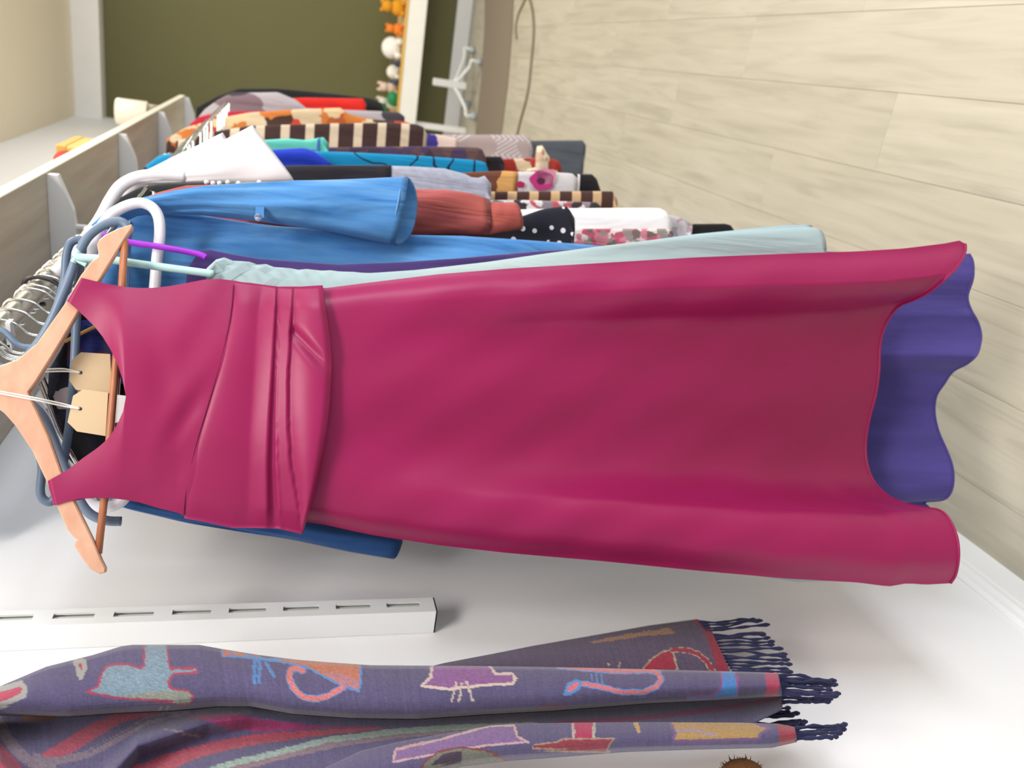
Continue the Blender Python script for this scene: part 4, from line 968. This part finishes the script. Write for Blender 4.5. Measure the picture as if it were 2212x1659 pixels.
# (kind, points, colour, half width or None, outline colour, outline half width)
PRINT = {'front': [
    ('poly', z1((-200, 500), (0, 430), (180, 380), (212, 420), (205, 480), (100, 530), (0, 560), (-200, 600)), (176, 74, 96), None, (150, 150, 146), 6),
    ('poly', z1((645, 190), (715, 190), (720, 270), (685, 330)), (160, 60, 84), None, (150, 150, 144), 5),
    ('poly', z1((740, 455), (840, 400), (860, 310), (910, 235), (980, 215), (1100, 220), (1190, 250), (1225, 225), (1235, 20), (1420, 20), (1440, 200), (1455, 255), (1670, 250), (1680, 285), (1480, 300), (1445, 340), (1440, 405), (1500, 435), (1600, 440), (1650, 490), (1620, 540), (1550, 545), (1450, 525), (1200, 515), (1000, 505), (850, 475)), (124, 146, 162), None, (150, 64, 84), 2.6),
    ('poly', z1((1050, 480), (1300, 450), (1440, 440), (1600, 445), (1640, 490), (1610, 530), (1540, 540), (1400, 515), (1100, 508)), (140, 144, 134), None, None, 0),
    ('line', z1((1380, 560), (1360, 600)), TAN, 2.2, None, 0), ('line', z1((1435, 560), (1420, 600)), TAN, 2.2, None, 0),
    ('poly', z1((1880, 60), (2212, 130), (2212, 160), (1900, 150)), (186, 110, 96), None, BLU, 1.5),
    ('poly', z2((0, 60), (170, 150), (300, 175), (640, 150), (1100, 150), (1105, 350), (1090, 450), (900, 380), (640, 240), (420, 195), (170, 165), (0, 145)), (190, 116, 88), None, BLU, 2.4),
    ('poly', z2((780, 300), (900, 290), (1080, 340), (1085, 440), (900, 375)), (178, 122, 130), None, None, 0),
    ('line', z2((960, 410), (820, 490), (700, 515), (600, 490), (530, 420), (490, 330), (510, 260), (560, 248), (610, 272)), (204, 120, 116), 5.5, BLU, 2),
    ('line', z2((200, 190), (195, 370)), BLU, 4, None, 0), ('line', z2((240, 190), (236, 370)), BLU, 4, None, 0), ('line', z2((290, 200), (365, 320)), BLU, 3.5, None, 0),
    ('poly', z2((1720, 150), (1700, 330), (1625, 400), (1850, 430), (2212, 390), (2400, 385), (2425, 340), (2395, 295), (2255, 300), (2205, 235), (2205, 150)), (136, 90, 144), None, CRM, 3),
    ('line', z2((1920, 370), (1880, 530)), CRM, 2.2, None, 0), ('line', z2((1965, 380), (1942, 530)), CRM, 2.2, None, 0), ('line', z2((2005, 370), (2060, 530)), CRM, 2.2, None, 0),
    ('line', z3((820, 230), (1000, 250), (1300, 275), (1600, 270), (1670, 290), (1690, 350), (1650, 410), (1540, 455), (1350, 455), (1200, 415), (1050, 385), (960, 385)), (200, 118, 124), 4.6, BLU, 2.4),
    ('poly', z3((868, 470), (900, 390), (970, 355), (1005, 370), (990, 420), (920, 470)), (206, 112, 122), None, BLU, 3),
    ('line', z3((1085, 285), (1110, 370)), BLU, 1.8, None, 0), ('line', z3((1130, 285), (1150, 370)), BLU, 1.8, None, 0), ('line', z3((1175, 285), (1195, 380)), BLU, 1.8, None, 0),
    ('poly', z3((75, 600), (200, 615), (560, 600), (900, 575), (860, 550), (700, 555), (560, 585), (200, 600)), (126, 60, 78), None, None, 0),
    ('poly', z4((680, 640), (820, 640), (855, 740), (860, 900), (700, 915), (370, 945), (380, 890), (620, 880), (700, 820), (705, 740)), (70, 128, 192), None, (140, 70, 130), 2),
    ('poly', z4((1110, 640), (1235, 640), (1265, 790), (1240, 900), (1110, 900), (1135, 800)), (172, 66, 96), None, None, 0)],
 'rear': [
    ('poly', z4((380, 150), (520, 140), (620, 240), (700, 380), (760, 540), (810, 760), (690, 760), (620, 520), (560, 340), (500, 240)), (142, 44, 60), None, None, 0),
    ('poly', [(1275, 1386), (1352, 1370), (1447, 1356), (1461, 1368), (1397, 1374), (1280, 1390)], (152, 112, 84), None, None, 0),
    ('poly', z3((1540, 300), (1540, 250), (1600, 180), (1700, 110), (1790, 95), (1840, 300)), (150, 46, 60), None, TAN, 1.6),
    ('line', z3((1790, 95), (1900, 95), (2000, 125), (2080, 190), (2140, 290)), (146, 50, 64), 4.5, TAN, 1.6),
    ('line', z3((1240, 210), (1255, 240)), TAN, 1.4, None, 0), ('line', z3((1340, 205), (1330, 245)), TAN, 1.4, None, 0)],
 'inner': [
    ('poly', z1((190, 660), (580, 615), (570, 660), (350, 710), (190, 710)), (124, 78, 62), None, None, 0),
    ('poly', z1((360, 975), (560, 860), (820, 700), (1000, 640), (1250, 600), (1450, 595), (1300, 650), (1050, 710), (850, 830), (640, 960), (480, 1020), (330, 1010)), (166, 74, 92), None, None, 0),
    ('line', z1((1600, 615), (1450, 640), (1250, 700), (1000, 850), (750, 985), (520, 1035), (400, 1040), (300, 1000)), (126, 110, 124), 8, None, 0),
    ('line', z1((1450, 650), (1250, 690), (1000, 830), (760, 960)), (86, 82, 106), 2, None, 0),
    ('poly', z1((1560, 660), (1750, 640), (2000, 640), (2212, 680), (2700, 740), (3300, 745), (2700, 770), (2212, 790), (2000, 770), (1800, 710)), (146, 54, 100), None, None, 0),
    ('line', z1((1400, 770), (1700, 815)), (140, 126, 120), 2, None, 0),
    ('poly', z1((1000, 1150), (1400, 990), (1800, 880), (2212, 810), (2700, 780), (3200, 755), (3300, 765), (2700, 830), (2212, 900), (1900, 960), (1650, 1030), (1400, 1150)), (172, 72, 88), None, None, 0),
    ('line', z2((-400, 1230), (0, 1120), (400, 1000), (900, 890), (1400, 815), (1900, 770)), (134, 112, 122), 9, None, 0),
    ('line', z2((-400, 1190), (0, 1065), (400, 970), (800, 865), (1400, 790), (1900, 755), (2212, 748), (2600, 735)), (146, 164, 156), 6.5, None, 0),
    ('poly', z1((-200, 870), (0, 890), (60, 950), (160, 1060), (240, 1140), (-200, 1180)), (160, 64, 88), None, None, 0),
    ('line', z1((-20, 700), (70, 860), (200, 1010), (340, 1090), (430, 1100)), (128, 114, 128), 12, None, 0),
    ('poly', z4((-900, 1140), (0, 1085), (600, 1010), (1000, 950), (1260, 890), (1250, 950), (900, 1010), (500, 1075), (0, 1130), (-900, 1190)), (124, 40, 88), None, None, 0)],
 'low': [
    ('poly', z2((1380, 1050), (1400, 940), (1700, 880), (2212, 740), (2415, 740), (2435, 830), (2530, 880), (2212, 905), (1900, 950), (1650, 1000)), (126, 98, 146), None, (178, 150, 150), 2.4),
    ('line', z2((1400, 945), (1640, 885)), (186, 150, 150), 3, None, 0),
    ('poly', z2((1590, 1200), (1640, 1060), (1760, 965), (1950, 925), (2160, 950), (2300, 1000), (2370, 1030), (2212, 1200)), (116, 116, 106), None, (120, 60, 60), 2),
    ('poly', z2((1700, 1080), (1800, 985), (1970, 950), (1960, 1050)), (74, 60, 74), None, None, 0),
    ('poly', z3((945, 680), (1110, 680), (1110, 850), (940, 850)), (172, 52, 88), None, None, 0),
    ('line', z3((935, 680), (945, 840)), (176, 166, 160), 3.4, None, 0), ('line', z3((1118, 680), (1118, 840)), (176, 166, 160), 3.4, None, 0),
    ('poly', z3((600, 905), (800, 880), (850, 855), (1290, 850), (1230, 930), (1260, 955), (900, 945), (600, 935)), (142, 60, 72), None, (150, 130, 110), 1.8),
    ('poly', z3((1440, 690), (1490, 690), (1522, 800), (1490, 810)), (190, 152, 94), None, None, 0),
    ('poly', z4((190, 1120), (920, 1120), (1160, 1205), (1070, 1260), (1060, 1310), (400, 1330), (240, 1330), (260, 1250)), (172, 140, 88), None, (112, 86, 128), 3),
    ('line', z4((280, 1230), (420, 1225), (640, 1275)), (160, 140, 156), 3, None, 0),
    ('poly', z4((1220, 1130), (1375, 1130), (1420, 1250), (1420, 1400), (1270, 1400), (1265, 1315)), (152, 60, 72), None, None, 0)]}
def print_colour(layer, X, Y):
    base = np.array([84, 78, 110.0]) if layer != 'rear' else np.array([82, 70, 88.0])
    C = np.ones(X.shape + (3,)) * base
    thread = rng.normal(0, 1, X.shape + (1,)); rowv = rng.normal(0, 1, (X.shape[0], 1, 1)); C = C * (1 + 0.05 * thread + 0.025 * rowv)
    wob = 1.3 * np.sin(X / 5.1 + Y / 3.7) + 0.8 * np.sin(X / 2.3 - Y / 4.1)
    for kind, pts, c, hw, oc, ow in PRINT[layer]:
        if kind == 'poly':
            ins = pin(pts, X + 0.5 * wob, Y + 0.5 * wob); d = pdist(pts, X, Y, True) + 0.4 * wob
            if oc is not None: C[d < ow] = oc
            ins2 = ins & (d > (ow if oc is not None else 0)); C[ins2] = 0.94 * np.array(c) * (1 + 0.06 * thread[ins2])
        else:
            d = pdist(pts, X, Y) + 0.4 * wob
            if oc is not None: C[d < hw + ow] = oc
            q = d < hw; C[q] = 0.94 * np.array(c) * (1 + 0.06 * thread[q])
    v = np.clip(C / 255, 0, 1); return np.where(v <= 0.04045, v / 12.92, ((v + 0.055) / 1.055) ** 2.4)

Ms = Mat('woven_scarf', 0.9, 0.15, 0.2); at = Ms.n('ShaderNodeAttribute'); at.attribute_name = 'woven_colour'
gr = Ms.noise(Ms.uv(1600, 500), 1.0, 2).outputs[0]
Ms.bump(gr, 0.5, 0.0012)
M_SCARF = Ms.col(Ms.mix(Ms.math('MULTIPLY', gr, 0.35), at.outputs['Color'], (60, 56, 74)))
pk = scp(-150, 1600, 0)
scarf = thing('scarf', (SX, pk[1], pk[2]), 'purple woven scarf with coloured cats and navy fringe hanging on the white wall', 'scarf')
def scarf_sheet(part, layer, top, bot, depth, nr, nc, back=0.0025, curl=None):
    A = resample(top, nr); B = resample(bot, nr); X = np.zeros((nr, nc)); Y = np.zeros((nr, nc)); Nn = np.zeros((nr, nc))
    for j in range(nc):
        k = j / (nc - 1); X[:, j] = A[:, 0] + (B[:, 0] - A[:, 0]) * k; Y[:, j] = A[:, 1] + (B[:, 1] - A[:, 1]) * k
        Nn[:, j] = [depth(k, x) for x in X[:, j]]
    V = [scp(X[i, j], Y[i, j], Nn[i, j]) for i in range(nr) for j in range(nc)]; U = [(Y[i, j] / 1500, X[i, j] / 1500) for i in range(nr) for j in range(nc)]
    C = print_colour(layer, X, Y).reshape(-1, 3); k = len(V); Fc = grid_faces(nr, nc)
    V2 = [v - np.array([back, 0, 0]) for v in V]; Fc = Fc + [f[::-1] for f in grid_faces(nr, nc, k)]
    bd = [j for j in range(nc)] + [i * nc + nc - 1 for i in range(1, nr)] + [(nr - 1) * nc + j for j in range(nc - 2, -1, -1)] + [i * nc for i in range(nr - 2, 0, -1)]
    Fc += [(bd[q], bd[q - 1], bd[q - 1] + k, bd[q] + k) for q in range(len(bd))]
    o = mesh(part, V + V2, Fc, M_SCARF, scarf, U + U)
    a = o.data.color_attributes.new('woven_colour', 'FLOAT_COLOR', 'POINT')
    a.data.foreach_set('color', np.concatenate([np.c_[C, np.ones(k)]] * 2).astype(np.float32).ravel())
    return o
ft = [(-150, 1560), (0, 1482), (100, 1440), (200, 1415), (262, 1396), (285, 1393), (430, 1393), (480, 1402), (560, 1415), (640, 1425), (700, 1430), (800, 1437), (930, 1438), (1000, 1438), (1150, 1440), (1300, 1443), (1500, 1448), (1650, 1452), (1682, 1454)]
fb = [(-150, 1600), (0, 1542), (60, 1543), (150, 1545), (250, 1538), (384, 1532), (470, 1524), (542, 1524), (633, 1540), (760, 1549), (904, 1551), (1050, 1541), (1200, 1533), (1400, 1517), (1550, 1510), (1690, 1502)]
def dfront(k, x): return 0.012 + 0.03 * math.sin(math.pi * (0.15 + 0.8 * k)) ** 0.8 - 0.035 * max(0, (k - 0.86) / 0.14) ** 2 - 0.02 * max(0, (0.08 - k) / 0.08) ** 2
s1 = scarf_sheet('front_fall', 'front', ft, fb, dfront, 520, 60)
it_ = [(-150, 1580), (0, 1530), (150, 1530), (384, 1520), (542, 1512), (633, 1530), (904, 1540), (1200, 1525), (1400, 1510), (1550, 1500), (1690, 1494)]
ib = [(-150, 1720), (300, 1730), (600, 1690), (800, 1640), (900, 1610), (1000, 1588), (1100, 1575), (1300, 1572), (1500, 1574), (1600, 1575), (1690, 1530)]
def dinner(k, x):
    q = -0.028 + 0.03 * k
    fold = np.interp(x, [0, 80, 200, 300, 450, 600], [1600, 1650, 1640, 1570, 1545, 1540])
    return q + 0.02 * math.exp(-((1530 + k * 130 - fold - 12) / 14) ** 2) * float(np.clip((700 - x) / 200, 0, 1)) - 0.014 * math.exp(-((1530 + k * 130 - fold - 45) / 20) ** 2) * float(np.clip((700 - x) / 200, 0, 1))
s2 = scarf_sheet('inner_fold', 'inner', it_, ib, dinner, 520, 60)
rt_ = [(880, 1452), (960, 1432), (1060, 1413), (1150, 1395), (1300, 1369), (1400, 1351), (1505, 1337), (1530, 1345)]
rb_ = [(880, 1470), (1100, 1470), (1300, 1475), (1500, 1478), (1590, 1480)]
s3 = scarf_sheet('rear_fall', 'rear', rt_, rb_, lambda k, x: -0.045 + 0.012 * math.sin(math.pi * k) , 240, 60)
lt_ = [(700, 1660), (780, 1622), (860, 1603), (930, 1590), (1010, 1577), (1060, 1567), (1120, 1563), (1250, 1561), (1400, 1560), (1600, 1561), (1680, 1563), (1717, 1570)]
lb_ = [(700, 1740), (860, 1700), (1000, 1652), (1100, 1640), (1171, 1635), (1352, 1621), (1500, 1616), (1668, 1612), (1722, 1600)]
s4 = scarf_sheet('lower_fall', 'low', lt_, lb_, lambda k, x: 0.012 + 0.026 * math.sin(math.pi * (0.12 + 0.8 * k)) ** 0.8 - 0.03 * max(0, (k - 0.8) / 0.2) ** 2, 380, 50)
s5 = scarf_sheet('lower_rear_fall', 'rear', [(900, 1560), (1300, 1548), (1590, 1525), (1600, 1522)], [(900, 1590), (1300, 1580), (1560, 1585), (1640, 1588)], lambda k, x: -0.042, 120, 20)
M_FR = cloth('navy_fringe', (44, 46, 84), (34, 36, 60), 0.9, 0.1)
def fringe(parent, a, b, ends_a, ends_b, count, n, seed):
    r_ = random.Random(seed)
    for i in range(count):
        k = (i + 0.5) / count; x0 = a[0] + (b[0] - a[0]) * k; y0 = a[1] + (b[1] - a[1]) * k
        x1 = ends_a[0] + (ends_b[0] - ends_a[0]) * k + r_.uniform(-12, 12); y1 = ends_a[1] + (ends_b[1] - ends_a[1]) * k + r_.uniform(-7, 7)
        w_ = r_.uniform(-5, 5); nn = n + r_.uniform(-0.004, 0.004)
        P = smooth_path([scp(x0 - 4, y0, n), scp(x0 + (x1 - x0) * 0.35, y0 + (y1 - y0) * 0.3 + w_, nn), scp(x0 + (x1 - x0) * 0.7, y0 + (y1 - y0) * 0.75 - w_ * 0.6, nn), scp(x1, y1, nn)], 4)
        R_ = [0.0019 + 0.0007 * math.sin(q * 1.7 + i) for q in range(len(P))]; R_[-2] = 0.0034; R_[-1] = 0.0018
        MB().tube(P, R_, 7).build('fringe_tassel', M_FR, parent)
fringe(s3, (1512, 1340), (1588, 1452), (1640, 1330), (1718, 1456), 17, -0.04, 1)
fringe(s1, (1686, 1458), (1690, 1500), (1795, 1462), (1805, 1505), 12, 0.022, 2)
fringe(s2, (1690, 1503), (1680, 1522), (1800, 1505), (1760, 1520), 5, -0.02, 5)
fringe(s4, (1718, 1572), (1722, 1598), (1832, 1566), (1800, 1590), 9, 0.022, 3)
fringe(s5, (1600, 1532), (1640, 1585), (1712, 1532), (1740, 1572), 8, -0.042, 4)
p = scp(-120, 1590, 0.0)
pg = thing('wall_peg', (WALL_X, p[1], p[2] + 0.03), 'white wall peg above the scarf', 'peg')
MB().tube([(WALL_X, p[1], p[2] + 0.03), (SX + 0.03, p[1], p[2] + 0.03), (SX + 0.05, p[1], p[2] + 0.05)], 0.008, 12).build('peg', M_METALW, pg)
MB().tube([(WALL_X, p[1], p[2] + 0.03), (WALL_X + 0.006, p[1], p[2] + 0.03)], 0.022, 20).build('plate', M_METALW, pg)

# brown furry hat just at the lower edge
c = on_x(1607, 1702, -0.775)
ht = thing('fur_hat', (WALL_X, c[1], c[2]), 'brown furry thing barely showing at the frame edge below the scarf', 'hat')
MB().ball((c[0], c[1], c[2]), 0.034, 18).build('crown', plain('brown_fur', (112, 76, 48), 0.95, 0.1), ht)
b = MB(); r_ = random.Random(9)
for i in range(420):
    d = np.array([r_.gauss(0, 1) for _ in range(3)]); d /= np.linalg.norm(d); q = c + d * 0.033; e = q + d * r_.uniform(0.002, 0.006) + np.array([r_.uniform(-.003, .003) for _ in range(3)])
    o_ = np.cross(d, (0.3, 0.5, 0.8)); o_ /= np.linalg.norm(o_); b.add([q + o_ * 0.0012, q - o_ * 0.0012, e, q + np.cross(d, o_) * 0.0012], [(0, 1, 2), (1, 3, 2), (3, 0, 2)])
tag(b.build('fur', plain('brown_fur', (120, 82, 52), 0.95, 0.1), ht), kind='stuff')
